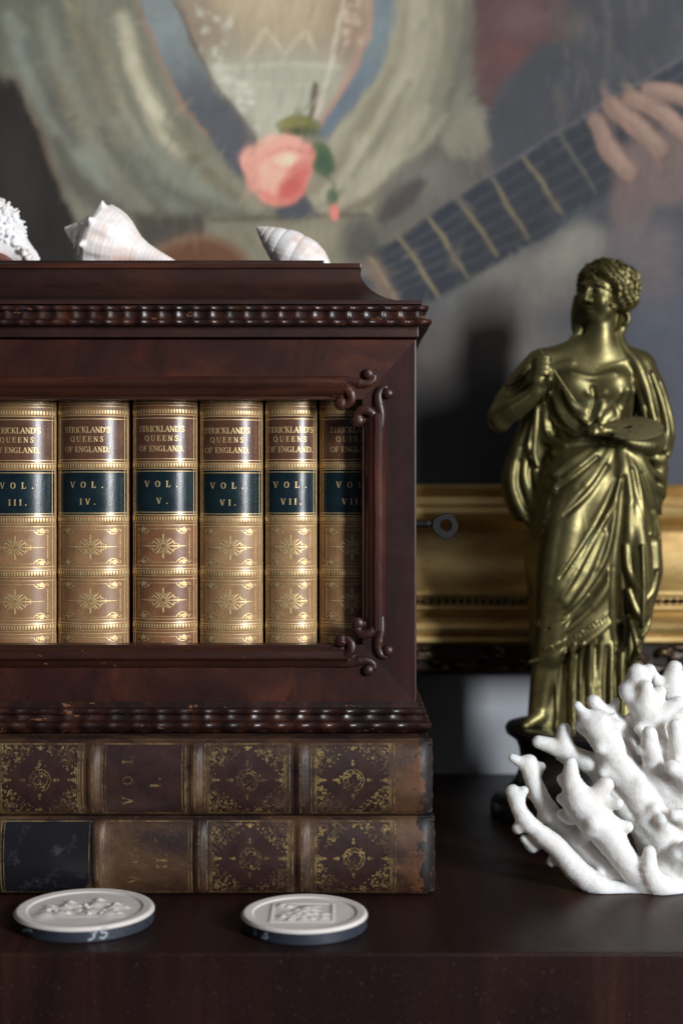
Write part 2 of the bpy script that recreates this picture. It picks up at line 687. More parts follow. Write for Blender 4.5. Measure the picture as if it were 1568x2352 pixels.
# right sleeve
poly([(890, -400), (1085, -400), (1085, 100), (1060, 220), (1010, 300), (930, 400), (870, 470), (840, 500), (600, 505), (700, 470), (745, 330), (830, 230), (890, 120)], S(146, 139, 115), 14)
for pts, wd, c, a in [
    ([(960, -20), (955, 100), (900, 230), (800, 360)], 56, (160, 152, 126), 0.8), ([(1030, -20), (1045, 100), (1010, 230), (930, 340)], 44, (122, 118, 100), 0.8),
    ([(1070, 0), (1070, 130), (1030, 250)], 26, (92, 90, 82), 0.7), ([(900, 160), (850, 260), (770, 380), (720, 440)], 26, (120, 112, 90), 0.7),
    ([(980, 250), (900, 360), (830, 440)], 36, (164, 155, 130), 0.7), ([(930, 380), (860, 450), (780, 490)], 18, (108, 98, 78), 0.8),
    ([(860, 300), (800, 390), (740, 460)], 22, (158, 150, 126), 0.7), ([(940, 190), (880, 300), (810, 400)], 16, (112, 106, 86), 0.6),
    ([(1010, 330), (930, 420), (860, 480)], 20, (98, 92, 78), 0.7), ([(930, 30), (915, 140), (860, 240)], 16, (124, 116, 92), 0.5)]:
    stroke(pts, wd, S(*c), 14, a)
# ribbons
poly([(300, -40), (392, -40), (412, 30), (445, 110), (500, 205), (590, 322), (575, 380), (548, 405), (490, 330), (420, 235), (350, 95)], S(122, 131, 132), 10, 1, S(82, 84, 92), (60, 260))
stroke([(310, 0), (350, 95), (420, 240), (480, 320)], 9, S(146, 110, 86), 6, 0.7)
stroke([(400, 0), (450, 115), (520, 230), (590, 320)], 6, S(86, 66, 60), 5, 0.7)
poly([(858, -40), (908, -40), (908, 60), (882, 150), (820, 240), (752, 322), (728, 300), (790, 205), (838, 110), (856, 40)], S(108, 122, 128), 10, 1, S(94, 108, 120), (100, 220))
stroke([(852, 0), (835, 110), (785, 205), (735, 290)], 12, S(172, 124, 104), 7, 0.7)
# sash, waist, lute body
poly([(300, 492), (480, 486), (500, 560), (330, 580)], S(74, 68, 60), 18)
poly([(470, 500), (620, 500), (850, 494), (860, 640), (470, 640)], S(122, 116, 96), 16)
stroke([(480, 505), (620, 500), (840, 494)], 12, S(88, 80, 62), 8, 0.8)
blob(700, 545, 90, 30, S(136, 128, 104), 0.8, 0.7)
blob(830, 560, 50, 60, S(66, 64, 62), 0.8, 0.6)
blob(455, 640, 130, 104, S(120, 92, 68), 1, 0.1)
blob(455, 644, 118, 92, S(104, 64, 38), 1, 0.12)
# red drape and dark ground on the right
poly([(1085, -400), (1320, -400), (1300, 90), (1225, 112), (1190, 150), (1150, 190), (1125, 260), (1095, 230), (1085, 120)], S(98, 66, 66), 16)
blob(1170, 130, 60, 40, S(116, 68, 67), 0.7, 0.7)
blob(1210, 40, 70, 40, S(128, 92, 92), 0.5, 0.8)
poly([(1300, -400), (2200, -400), (2200, 150), (1568, 140), (1440, 215), (1300, 300), (1140, 390), (1120, 270), (1190, 160), (1230, 110), (1300, 95)], S(70, 72, 79), 20)
for _ in range(70):
    x0, y0 = random.uniform(1250, 1568), random.uniform(-30, 230)
    stroke([(x0, y0), (x0 + random.uniform(-8, 8), y0 + random.uniform(20, 90))], random.uniform(4, 14), S(*random.choice([(96, 92, 96), (58, 62, 72), (108, 96, 88), (84, 90, 102)])), 7, 0.4)
blob(1320, 60, 30, 40, S(110, 98, 88), 0.5, 0.8)
# small of the sleeve beyond
poly([(880, 430), (1010, 320), (1080, 350), (1120, 330), (1130, 420), (1000, 490), (880, 560), (860, 500)], S(100, 94, 86), 18)
poly([(1015, 330), (1060, 250), (1110, 250), (1128, 330), (1090, 365), (1040, 360)], S(132, 127, 108), 14)
blob(980, 410, 70, 40, S(114, 112, 102), 0.8, 0.7)
stroke([(960, 420), (880, 500)], 40, S(64, 58, 58), 16, 0.8)
# pale cloth below the neck of the instrument and dark ground
poly([(830, 640), (1000, 700), (1300, 520), (1700, 300), (2200, 200), (2200, 1200), (830, 1200)], S(66, 68, 78), 30)
blob(1200, 650, 170, 84, S(126, 121, 112), 0.95, 0.6, -18)
blob(1330, 560, 60, 50, S(138, 133, 122), 0.8, 0.6)
blob(1280, 600, 40, 34, S(150, 144, 132), 0.6, 0.7)
blob(1080, 720, 110, 60, S(96, 94, 94), 0.8, 0.7, -15)
blob(1190, 800, 120, 80, S(116, 110, 104), 0.8, 0.8)
blob(1010, 840, 70, 90, S(94, 82, 72), 0.7, 0.8)
blob(1060, 1000, 160, 130, S(58, 54, 52), 0.9, 0.7)
blob(1530, 860, 100, 300, S(82, 87, 103), 0.9, 0.6)
blob(1500, 600, 60, 90, S(110, 96, 98), 0.8, 0.7)
# the instrument's neck
poly([(855, 585), (1000, 482), (1130, 400), (1290, 300), (1440, 210), (1580, 125), (1900, -60), (1900, 140), (1580, 330), (1460, 415), (1300, 510), (1140, 612), (1000, 690), (905, 700)], S(45, 50, 61), 9)
poly([(840, 590), (870, 585), (925, 700), (870, 720)], S(120, 96, 78), 12, 0.8)
for q in range(5):
    t = 0.15 + 0.17 * q
    stroke([(860 + 52 * t, 588 + 108 * t), (1290 + 75 * t, 305 + 200 * t), (1568, 135 + 190 * t)], 4, S(90, 94, 102), 5, 0.35, False)
stroke([(1000, 478), (1290, 298), (1440, 205), (1568, 128)], 6, S(112, 106, 114), 5, 0.6)
for a, b_ in [((852, 592), (912, 690)), ((915, 545), (1006, 684)), ((980, 497), (1072, 638)), ((1055, 458), (1140, 590)), ((1128, 412), (1212, 545)), ((1202, 360), (1290, 490)), ((1440, 196), (1452, 224))]:
    stroke([a, ((a[0] + b_[0]) / 2 + 2, (a[1] + b_[1]) / 2), b_], 7, S(138, 120, 86), 6, 0.85)
stroke([(1285, 308), (1368, 440)], 6, S(112, 106, 92), 7, 0.7)
# the hand on it
poly([(1425, 335), (1500, 300), (1640, 270), (1640, 480), (1500, 470), (1470, 600), (1395, 600), (1400, 470)], S(118, 96, 92), 20, 0.95, S(104, 94, 98), (420, 600))
for pts, wd in [([(1492, 205), (1540, 210), (1620, 240)], 36), ([(1452, 226), (1510, 255), (1600, 320)], 38), ([(1405, 242), (1455, 285), (1512, 338)], 40), ([(1368, 278), (1395, 335), (1440, 392)], 38)]:
    stroke([(p[0] + 5, p[1] + 7) for p in pts], wd + 8, S(104, 74, 68), 8, 0.7, False)
    stroke(pts, wd, S(150, 116, 100), 9, 1, False)
    stroke([(p[0] + 3, p[1] - 6) for p in pts], wd * 0.4, S(172, 138, 120), 8, 0.6)
# rose
stroke([(724, 196), (720, 250), (706, 290)], 11, S(96, 80, 64), 5, 0.95, False)
stroke([(745, 215), (732, 260), (706, 312)], 9, S(190, 172, 156), 6, 0.7)
blob(686, 290, 52, 23, S(98, 100, 44), 1, 0.14, -6)
blob(676, 284, 34, 10, S(128, 120, 50), 0.8, 0.6, -10)
blob(694, 304, 40, 10, S(60, 72, 44), 0.8, 0.5)
blob(738, 366, 27, 42, S(74, 98, 62), 1, 0.14, -14)
blob(744, 380, 14, 22, S(54, 78, 62), 0.7, 0.6, -10)
poly([(625, 485), (700, 440), (728, 496), (640, 502)], S(72, 74, 84), 8)
blob(640, 394, 76, 77, S(212, 136, 116), 1, 0.07, -15)
blob(585, 372, 32, 38, S(216, 146, 126), 1, 0.12)
blob(700, 356, 22, 28, S(206, 122, 108), 1, 0.12)
blob(650, 330, 55, 18, S(222, 152, 132), 0.9, 0.4)
stroke([(590, 400), (605, 365), (650, 345), (695, 352)], 10, S(190, 104, 90), 7, 0.7)
blob(625, 400, 34, 40, S(226, 166, 140), 0.8, 0.6)
blob(660, 365, 30, 14, S(234, 190, 160), 0.9, 0.7)
poly([(640, 420), (675, 395), (712, 390), (702, 440), (660, 468), (638, 455)], S(188, 78, 68), 14, 0.95)
stroke([(600, 440), (630, 462), (670, 460)], 16, S(204, 108, 92), 9, 0.7)
blob(690, 390, 18, 22, S(200, 100, 88), 0.8, 0.6)
stroke([(620, 372), (640, 385), (664, 384)], 7, S(206, 132, 112), 5, 0.7)
stroke([(738, 400), (764, 420), (758, 452)], 6, S(90, 84, 64), 5, 0.8)
blob(760, 456, 13, 22, S(72, 92, 66), 1, 0.25)
blob(764, 490, 11, 19, S(208, 112, 96), 1, 0.25)
# soften the drawing, then work it over with many short strokes that pick up the colour beneath
def blur(A, n):
    for _ in range(n):
        A = A.copy()
        A[1:-1] = (A[:-2] + 2 * A[1:-1] + A[2:]) / 4
        A[:, 1:-1] = (A[:, :-2] + 2 * A[:, 1:-1] + A[:, 2:]) / 4
    return A


C = blur(C, 1)
ang = (vnoise(PX / 220, PY / 220, 71, 2) - 0.5) * 5.0
rb = random.Random(21)
for _ in range(3600):
    x0, y0 = rb.uniform(-10, 1578), rb.uniform(-10, 1125)
    i0, j0 = min(len(px) - 1, np.searchsorted(px, x0)), min(len(py) - 1, np.searchsorted(py, y0))
    th = ang[i0, j0] + (1.15 if x0 < 1080 else 1.5) + rb.gauss(0, 0.25)
    if x0 > 560 and x0 < 1000 and y0 < 520:
        th = 2.0 + rb.gauss(0, 0.3)
    L = rb.uniform(18, 70)
    col = C[i0, j0] * (1 + rb.gauss(0, 0.10)) * (1 + np.array([rb.gauss(0, 0.035) for _ in range(3)]))
    dx, dy = math.cos(th) * L / 2, math.sin(th) * L / 2
    p0, p1 = (x0 - dx, y0 - dy), (x0 + dx, y0 + dy)
    s_ = region([p0, p1], 18)
    x, y = WX[s_], WY[s_]
    d, t = seg_d(x, y, p0, p1)
    wd_ = rb.uniform(3, 9)
    al = (1 - sm(d, wd_ * 0.3, wd_ * 1.5)) * rb.uniform(0.15, 0.5) * np.sin(np.pi * np.clip(t, 0.04, 0.96)) ** 0.5
    lay(s_, al, col)
br = vnoise(PX / 14 + PY / 40, PY / 60 - PX / 50, 201, 3)[..., None]
br2 = vnoise(PX / 90, PY / 90, 301, 4)[..., None]
vs = vnoise(PX / 5, PY / 90, 401, 2)[..., None]
C = C * (0.80 + 0.12 * br + 0.30 * br2) * (0.96 + 0.08 * vs)
lum = (C @ np.array([0.25, 0.6, 0.15]))[..., None]
C = lum + (C - lum) * 0.76
C = C * (1.30 - 0.52 * sm(PX, 700, 1250) - 0.10 * sm(PY, 500, 900))[..., None]  # paint darkened towards the right to offset the stronger window light there
C = C ** 1.07 * 1.10
C = np.clip(C * np.array([1.02, 1.0, 0.94]) + 0.004, 0, 0.85)

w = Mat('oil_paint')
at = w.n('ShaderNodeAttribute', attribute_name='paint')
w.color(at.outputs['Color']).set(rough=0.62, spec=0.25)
w.bump(w.noise(500, 3, 0.7, (1, 1, 0.35)), 0.25, 0.0006)
M['oil'] = w.m
FR_X0, FR_X1, FR_Z0, FR_Z1 = X(-800, DCAN), X(2080, DCAN), Z(1120, DCAN), Z(-1140, DCAN)
paint = thing('framed_painting', ((FR_X0 + FR_X1) / 2, WALL, FR_Z0 - 0.18), 'gilt framed oil portrait of a woman in cream with a pink rose', 'painting')
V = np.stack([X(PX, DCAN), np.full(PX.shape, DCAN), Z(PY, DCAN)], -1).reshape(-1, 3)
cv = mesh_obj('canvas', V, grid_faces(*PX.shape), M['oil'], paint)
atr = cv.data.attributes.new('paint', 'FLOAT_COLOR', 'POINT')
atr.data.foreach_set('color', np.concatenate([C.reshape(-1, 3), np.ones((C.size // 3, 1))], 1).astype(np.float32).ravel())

# ------------------------------------------------------------------ painting: frame
w = Mat('old_gilding')
g1 = w.noise(40, 5, 0.6, (0.35, 1, 1))
g2 = w.noise(220, 3, 0.6, (0.5, 1, 1))
c = w.ramp(g1, [(0.3, (0.32, 0.19, 0.062)), (0.55, (0.54, 0.37, 0.14)), (0.8, (0.68, 0.49, 0.22))])
c = w.mix(w.ramp(g2, [(0.6, 0.0), (0.75, 0.5)]), c, (0.10, 0.05, 0.02))
w.color(c).set(metal=0.55, rough=0.5)
w.bump(g2, 0.15, 0.001)
M['gilt'] = w.m
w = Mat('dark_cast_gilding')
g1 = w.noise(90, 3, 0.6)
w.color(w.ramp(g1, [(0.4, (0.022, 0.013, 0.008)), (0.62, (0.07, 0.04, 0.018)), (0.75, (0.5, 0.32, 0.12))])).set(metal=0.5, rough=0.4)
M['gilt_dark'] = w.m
w = Mat('frame_back')
M['frame_back'] = w.set(color=(0.02, 0.014, 0.01), rough=0.7).m
# (distance outwards from the canvas in px at the bottom rail, depth)
prof = [(1112, 1.3425), (1114, 1.334), (1120, 1.330), (1128, 1.332), (1140, 1.336), (1158, 1.331), (1166, 1.322), (1178, 1.318), (1188, 1.320), (1197, 1.327), (1208, 1.338),
        (1220, 1.342), (1230, 1.340), (1260, 1.339), (1300, 1.334), (1335, 1.324), (1350, 1.316), (1358, 1.312), (1367, 1.312), (1372, 1.318), (1390, 1.318), (1393, 1.312), (1399, 1.312),
        (1404, 1.320), (1414, 1.322), (1421, 1.312), (1432, 1.302), (1444, 1.298), (1454, 1.301), (1459, 1.306), (1464, 1.303), (1474, 1.303), (1479, 1.309),
        (1482, 1.316), (1536, 1.320), (1541, 1.326), (1549, 1.330), (1552, WALL - 0.001)]
pz = [Z(a, d) for a, d in prof]
off = [FR_Z0 - z for z in pz]              # metres outside the canvas edge
dep = [d for _, d in prof]


def rail(name, i0, i1, mat, parent, fx=None):
    """one rail of the frame for profile points i0..i1, on all four sides, mitred; returns a mesh per side set"""
    b = MB()
    sides = [((FR_X0, FR_Z0), (FR_X1, FR_Z0), (0, -1)), ((FR_X1, FR_Z0), (FR_X1, FR_Z1), (1, 0)), ((FR_X1, FR_Z1), (FR_X0, FR_Z1), (0, 1)), ((FR_X0, FR_Z1), (FR_X0, FR_Z0), (-1, 0))]
    for a, c, nrm in sides:
        t = np.array([c[0] - a[0], c[1] - a[1]])
        t /= np.hypot(*t)
        v = []
        for i in range(i0, i1 + 1):
            p = np.array(a) + np.array(nrm) * off[i] - t * off[i]
            q = np.array(c) + np.array(nrm) * off[i] + t * off[i]
            v += [(p[0], dep[i], p[1]), (q[0], dep[i], q[1])]
        f = [[2 * k, 2 * k + 1, 2 * k + 3, 2 * k + 2][::-1] for k in range(i1 - i0)]
        b.add(v, f)
    return b.obj(name, mat, parent, True, 28)


fr = rail('frame', 0, 33, M['gilt'], paint)
rail('frame_back', 33, 37, M['frame_back'], fr)
# the beaded strip and the band of cast leaf ornament along the bottom rail
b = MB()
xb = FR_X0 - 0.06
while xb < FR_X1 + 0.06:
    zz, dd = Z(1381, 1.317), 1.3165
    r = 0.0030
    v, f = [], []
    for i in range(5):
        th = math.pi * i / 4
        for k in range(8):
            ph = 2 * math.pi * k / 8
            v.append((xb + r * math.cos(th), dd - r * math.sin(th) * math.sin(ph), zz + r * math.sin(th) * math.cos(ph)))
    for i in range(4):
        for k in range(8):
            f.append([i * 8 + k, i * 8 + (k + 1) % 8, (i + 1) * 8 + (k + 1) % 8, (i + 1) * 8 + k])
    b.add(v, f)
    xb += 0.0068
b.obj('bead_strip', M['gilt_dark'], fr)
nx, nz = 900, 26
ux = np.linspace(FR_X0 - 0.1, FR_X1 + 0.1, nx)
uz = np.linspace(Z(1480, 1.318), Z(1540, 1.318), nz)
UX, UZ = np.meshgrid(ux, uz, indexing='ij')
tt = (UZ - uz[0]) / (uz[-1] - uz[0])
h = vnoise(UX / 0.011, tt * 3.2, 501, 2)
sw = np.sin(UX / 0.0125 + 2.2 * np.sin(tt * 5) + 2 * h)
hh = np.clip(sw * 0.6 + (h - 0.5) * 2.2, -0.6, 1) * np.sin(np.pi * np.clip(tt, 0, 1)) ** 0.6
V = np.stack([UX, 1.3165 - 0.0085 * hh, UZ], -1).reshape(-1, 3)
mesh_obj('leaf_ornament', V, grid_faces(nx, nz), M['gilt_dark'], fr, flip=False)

# ------------------------------------------------------------------ the mahogany case
CX0, CX1 = X(-380, 1.0), X(956, 1.0)
CY0, CY1 = 1.0, 1.205
ZB, ZT = Z(1616, 1.0), Z(777, 1.0)
OX0, OX1 = X(-250, 1.0), X(832, 1.0)
OZ0, OZ1 = Z(1481, 1.0), Z(917, 1.0)
case = thing('bookcase', ((CX0 + CX1) / 2, 1.1, 0.107), 'carved mahogany case with an open front holding gilt leather volumes', 'bookcase')

# door frame: four mitred boards round the opening
FT = 0.012
fx = [CX0, OX0, OX1, CX1]
b = MB()


def frame_board(b, quad):
    """quad: outer0, outer1, inner1, inner0 as (x, z)"""
    ch = 0.0013                     # worn outer arris
    o0, o1, i1, i0 = [np.array(q) for q in quad]
    e0, e1 = o0 + (i0 - o0) / abs((i0 - o0)).max() * ch, o1 + (i1 - o1) / abs((i1 - o1)).max() * ch
    m0, m1 = o0 + (e0 - o0) * 0.3, o1 + (e1 - o1) * 0.3
    v = [(q[0], y, q[1]) for q, y in ((o0, CY0 + ch), (o1, CY0 + ch), (m1, CY0 + ch * 0.3), (m0, CY0 + ch * 0.3), (e1, CY0), (e0, CY0), (i1, CY0), (i0, CY0), (o0, CY0 + FT), (o1, CY0 + FT), (i1, CY0 + FT), (i0, CY0 + FT))]
    b.add(v, [[0, 1, 2, 3], [3, 2, 4, 5], [5, 4, 6, 7], [8, 9, 1, 0], [7, 6, 10, 11], [11, 10, 9, 8]])


oc = [(CX0, ZB), (CX1, ZB), (CX1, ZT - 0.0006), (CX0, ZT - 0.0006)]
ic = [(OX0, OZ0), (OX1, OZ0), (OX1, OZ1), (OX0, OZ1)]
g = 0.00012
for i in range(4):
    j = (i + 1) % 4
    mat = M['wood_x'] if i in (0, 2) else M['wood_stile']
    q = [oc[i], oc[j], ic[j], ic[i]]
    cxm = sum(p[0] for p in q) / 4
    b = MB()
    frame_board(b, q)
    b.obj('rail' if i in (0, 2) else 'stile', mat, case, False)
# carcass
e = 0.0009
b = MB()
b.box(CX1 - 0.010, CX1 - 0.0002, CY0 + FT + 0.0003, CY1, ZB, ZT - e, 0.0006)
b.obj('side_panel', M['wood_stile'], case)
b = MB()
b.box(CX0 + 0.0002, CX0 + 0.010, CY0 + FT + 0.0003, CY1, ZB, ZT - e, 0.0006)
b.obj('side_panel', M['wood_stile'], case)
b = MB()
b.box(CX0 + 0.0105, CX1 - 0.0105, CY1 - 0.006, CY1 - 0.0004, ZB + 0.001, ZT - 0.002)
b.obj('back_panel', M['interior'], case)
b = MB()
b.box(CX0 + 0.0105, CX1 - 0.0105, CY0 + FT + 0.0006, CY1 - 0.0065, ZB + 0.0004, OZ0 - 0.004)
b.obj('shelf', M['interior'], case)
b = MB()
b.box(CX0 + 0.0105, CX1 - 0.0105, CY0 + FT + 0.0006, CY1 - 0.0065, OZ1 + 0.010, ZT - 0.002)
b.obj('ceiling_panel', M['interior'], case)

# moulding round the opening; t = distance outwards from the opening, p = how far it stands forward of the frame
PXM = 1.0 / F_PX
mprof = [(-0.6, -11.5), (-0.6, -8), (1, -5), (4, -1.5), (9, 1.8), (15, 3.8), (21, 4.8), (25, 5.2), (27, 6.2), (29, 6.6), (31, 6.2), (33, 4.6), (38, 3.4), (44, 2.6), (49, 1.4), (52, 0.5), (54, -0.4)]
CUT = 34 * PXM


def moulding(a, c, nrm, name, mat):
    a, c, nrm = np.array(a), np.array(c), np.array(nrm, float)
    L = np.hypot(*(c - a))
    t = (c - a) / L
    n = 120
    v = []
    for i in range(n):
        s = CUT + (L - 2 * CUT) * i / (n - 1)
        wob = 0.00012 * math.sin(s * 90) + 0.00008 * math.sin(s * 310 + 1)
        for (tt, p) in mprof:
            q = a + t * s + nrm * (tt * PXM + wob * (tt > 0))
            # near the ends the outer part curls away
            v.append((q[0], CY0 - p * 0.001, q[1]))
    return mesh_obj(name, v, grid_faces(n, len(mprof)), mat, case, True, 50, flip=True)


moulding((OX0, OZ1), (OX1, OZ1), (0, 1), 'opening_moulding', M['wood_red'])
moulding((OX1, OZ0), (OX0, OZ0), (0, -1), 'opening_moulding', M['wood_red'])
moulding((OX1, OZ1), (OX1, OZ0), (1, 0), 'opening_moulding', M['wood_redz'])
moulding((OX0, OZ0), (OX0, OZ1), (-1, 0), 'opening_moulding', M['wood_redz'])

# carved scroll corners, measured in px from the opening's corner: u outwards along the rail, v outwards (up)
# u = px - 832 ; v = 917 - py at the upper right corner ; third value = mm in front of the frame
def corner_mesh():
    V_ = Vol((-112, -112, -14), (78, 78, 40), 0.9)
    k = 4.0

    def hook(pts, r, kk=k):
        V_.chain([(p[0], p[1], p[2] / 0.306) for p in pts], r, kk, sub=4)
    for sw in (False, True):
        f = (lambda p: (p[1], p[0], p[2])) if sw else (lambda p: p)
        # the arris of the rail curls down into the opening and ends in a ball
        hook([f(p) for p in [(-78, 29, 3.6), (-58, 29, 4.6), (-40, 26, 5.4), (-27, 13, 5.8), (-26, -3, 5.2), (-35, -13, 4.2)]], [3, 6, 9, 11, 10.5, 9], 4)
        V_.ell(f((-49, -11, 9)), (15.5, 15.5, 15), 3)
        # outer strand running on to a small ball on the face of the frame
        hook([f(p) for p in [(-86, 43, 0.2), (-60, 43, 1.0), (-32, 42, 1.4), (-8, 37, 1.8), (10, 36, 2.0), (23, 42, 2.0), (27, 52, 2.0)]], [4, 7.5, 10, 10.5, 9, 7.5, 6.5], 4)
        V_.ell(f((13, 58, 9)), (12.5, 12.5, 12.5), 1.5)
        # flesh between the strands
        hook([f(p) for p in [(-70, 36, 0.0), (-40, 35, 0.3), (-22, 27, 0.0)]], [8, 10, 7], 6)
        hook([f(p) for p in [(-66, 15, -1.2), (-46, 17, -0.4), (-34, 8, -1.2)]], [12, 13, 9], 6)
    # the little dark hole at the crossing
    V_.cap((-12, 11, -30), (-12, 11, 40), 5, 5, 1.5, 'sub')
    V_.cap((-5, 12, -30), (-5, 12, 40), 4, 4, 1.5, 'sub')
    return V_.mesh(1)


cvx, cf = corner_mesh()
for sx, cx_ in ((1, OX1), (-1, OX0)):
    for sz, cz_ in ((1, OZ1), (-1, OZ0)):
        v = np.stack([cx_ + sx * cvx[:, 0] * PXM, CY0 - 0.0004 - cvx[:, 2] * PXM * np.where(cvx[:, 2] > 0, 0.6, 1.0), cz_ + sz * cvx[:, 1] * PXM], -1)
        mesh_obj('corner_scroll', v, cf, M['wood_scroll'], case, flip=(sx * sz > 0))


# ---- ripple mouldings: rows of (outward offset, z, wave amplitude)
def ripple(name, rows, x0, x1, y0, y1, period, parent, phase=0.0):
    nS = 0
    allv, allf = [], []
    sides = [((x0, y0), (x1, y0), (0, -1)), ((x1, y0), (x1, y1), (1, 0)), ((x1, y1), (x0, y1), (0, 1)), ((x0, y1), (x0, y0), (-1, 0))]
    for si, (a, c, nrm) in enumerate(sides):
        a, c, nrm = np.array(a), np.array(c), np.array(nrm, float)
        L = np.hypot(*(c - a))
        t = (c - a) / L
        n = int(L / period) * 14 + 1
        v = np.zeros((n, len(rows), 3))
        for i in range(n):
            s = L * i / (n - 1)
            q = s / period + phase
            wv = 0.5 - 0.5 * math.cos(2 * math.pi * (q - 0.06 * math.sin(2 * math.pi * q)))
            if int(math.floor(q)) % 2:
                wv = 0.8 * wv
            jig = 0.9 + 0.2 * math.sin(math.floor(q) * 12.9898 + si)
            edge = min(1.0, min(s, L - s) / (period * 0.8))
            for j, (o_, z_, am) in enumerate(rows):
                oo = o_ - am * (1 - wv * jig) * edge
                f_ = (s / L) * 2 - 1
                p = a + t * s + nrm * oo + t * f_ * oo
                v[i, j] = (p[0], p[1], z_)
        b0 = len(allv) and sum(len(q) for q in allv)
        allf.append(grid_faces(n, len(rows)) + (b0 or 0))
        allv.append(v.reshape(-1, 3))
    return mesh_obj(name, np.concatenate(allv), np.concatenate(allf), M['wood_ripple'], parent, True, 70, flip=False)


# ---- lid
lid = MB()
LX1, LX0, LY0, LY1 = X(961, 0.998), CX0 - 0.0012, 0.9985, CY1 + 0.002
lid.box(LX0, LX1, LY0, LY1, ZT + 0.0005, Z(744, 0.998), 0.0007)
lo = lid.obj('lid', M['wood_lid'], case)


def beadrow(zc, r, o, am, n=6):
    return [(o + r * math.sin(math.pi * (i + 0.5) / n) * 0.9, zc + r * math.cos(math.pi * (i + 0.5) / n), am) for i in range(n)]


zt, zl = Z(698, 0.985), Z(745, 0.985)
D_ = 0.985
rows = [(-0.002, Z(697, D_), 0)] + beadrow(Z(704, D_), 6.5 * PXM, 0.0050, 0.00152) + [(0.0038, Z(711, D_), 0.00128), (0.0036, Z(718, D_), 0.00152), (0.0038, Z(725, D_), 0.00152), (0.0046, Z(730, D_), 0.00128)] + \
    beadrow(Z(737, D_), 6.5 * PXM, 0.0070, 0.00160) + [(0.0050, Z(744.5, D_), 0), (-0.003, Z(744.8, D_), 0)]
ripple('ripple_moulding', rows, LX0, LX1, LY0, LY1, 39 * PXM * D_, lo)
# cove between ripple moulding and top board, as inset rings
INS = CX1 - X(829, 1.037)
cz0, cz1 = Z(690, 0.998), Z(616, 1.037)
ring = [(-0.0022, Z(699, 0.998)), (-0.0022, cz0 - 0.0003), (-0.0018, cz0), (0.0025, cz0 + 0.0002)]
for i in range(15):
    a = math.pi / 2 * i / 14
    ring.append((0.003 + (INS - 0.0005) * math.sin(a), cz0 + 0.0004 + (cz1 - cz0) * (1 - math.cos(a)) ** 0.92))
ring.append((INS + 0.004, cz1 + 0.0002))
v = []
for (i_, z_) in ring:
    v += [(LX0 + i_, LY0 + i_, z_), (LX1 - i_, LY0 + i_, z_), (LX1 - i_, LY1 - i_, z_), (LX0 + i_, LY1 - i_, z_)]
f = []
for i in range(len(ring) - 1):
    for k in range(4):
        f.append([i * 4 + k, i * 4 + (k + 1) % 4, i * 4 + 4 + (k + 1) % 4, i * 4 + 4 + k])
mesh_obj('cove', v, f, M['wood_lid'], lo, True, 35)
b = MB()
tb = INS
b.box(LX0 + tb, X(829.5, 1.037), 1.037, LY1 - tb, cz1, Z(604, 1.037), 0.0006)
b.obj('top_board', M['wood_red'], lo)
TOPZ = Z(597.5, 1.06)
b = MB()
b.box(LX0 + tb + 0.025, X(744.5, 1.06), 1.06, LY1 - tb - 0.02, Z(604, 1.037) - 0.0002, TOPZ, 0.0008)
b.obj('top_panel', M['wood_lid'], lo)

# ---- base moulding
bz0 = 0.1072
rows = [(0.0004, ZB - 0.0002, 0), (0.0010, Z(1618, D_), 0), (0.0014, Z(1632, D_), 0)] + beadrow(Z(1640, D_), 7.5 * PXM, 0.0046, 0.00160) + \
    [(0.0036, Z(1649, D_), 0.00128), (0.0040, Z(1655, D_), 0.00160), (0.0050, Z(1662, D_), 0.00144)] + beadrow(Z(1671, D_), 8.5 * PXM, 0.0078, 0.00176) + [(0.0060, bz0 + 0.0004, 0), (-0.004, bz0, 0)]
bm_ = ripple('base_moulding', rows, CX0, CX1, CY0, CY1, 53 * PXM * D_, case, 0.3)
b = MB()
b.box(CX0 + 0.001, CX1 - 0.001, CY0 + 0.001, CY1 - 0.001, bz0 + 0.0003, ZB - 0.0003)
b.obj('base_board', M['wood_lid'], case)

# ---- key in the side lock
w = Mat('blackened_iron')
w.color(w.mix(w.noise(300, 4), (0.010, 0.0095, 0.010), (0.028, 0.025, 0.025))).set(metal=0.6, rough=0.45)
w.bump(w.noise(900, 3), 0.15, 0.0003)
M['iron'] = w.m
KD = 1.035


def kx(cx_):
    return X(918.6 + cx_ * 0.2197, KD)


def kz(cy_):
    return Z(1090.9 + cy_ * 0.2197, KD)


key = thing('key', (CX1, KD, kz(515)), 'small dark iron key sticking out of the right side of the case', 'key')
outl = curve2([(352, 452), (420, 418), (485, 396), (545, 412), (585, 470), (602, 535), (588, 590), (545, 645), (485, 672), (440, 662), (380, 622), (345, 585), (330, 525), (352, 452)], 4)[:-1]
n = len(outl)
cxh, czh, rh = 475, 525, 57
v, f = [], []
th = 0.0022
lay_ = [(1.0, -th), (0.985, -th - 0.0006), (0.93, -th - 0.0009)]
rings = []
oa = np.array(outl, float)
cen = np.array([cxh, czh])
ang = [math.atan2(p[1] - czh, p[0] - cxh) for p in outl]
ringsdef = [(1.0, None, th), (1.0, None, -th), (0.95, None, -th - 0.0008), (None, 1.12, -th - 0.0008), (None, 1.0, -th), (None, 1.0, th), (None, 1.12, th + 0.0008), (0.95, None, th + 0.0008)]
for so, si, dy in ringsdef:
    for p, a in zip(outl, ang):
        if so is not None:
            q = cen + (np.array(p) - cen) * so
        else:
            q = cen + rh * si * np.array([math.cos(a), math.sin(a)])
        v.append((kx(q[0]), KD + dy, kz(q[1])))
m_ = len(ringsdef)
for i in range(m_):
    for k in range(n):
        f.append([i * n + k, i * n + (k + 1) % n, ((i + 1) % m_) * n + (k + 1) % n, ((i + 1) % m_) * n + k])
mesh_obj('bow', v, f, M['iron'], key, True, 45)
b = MB()
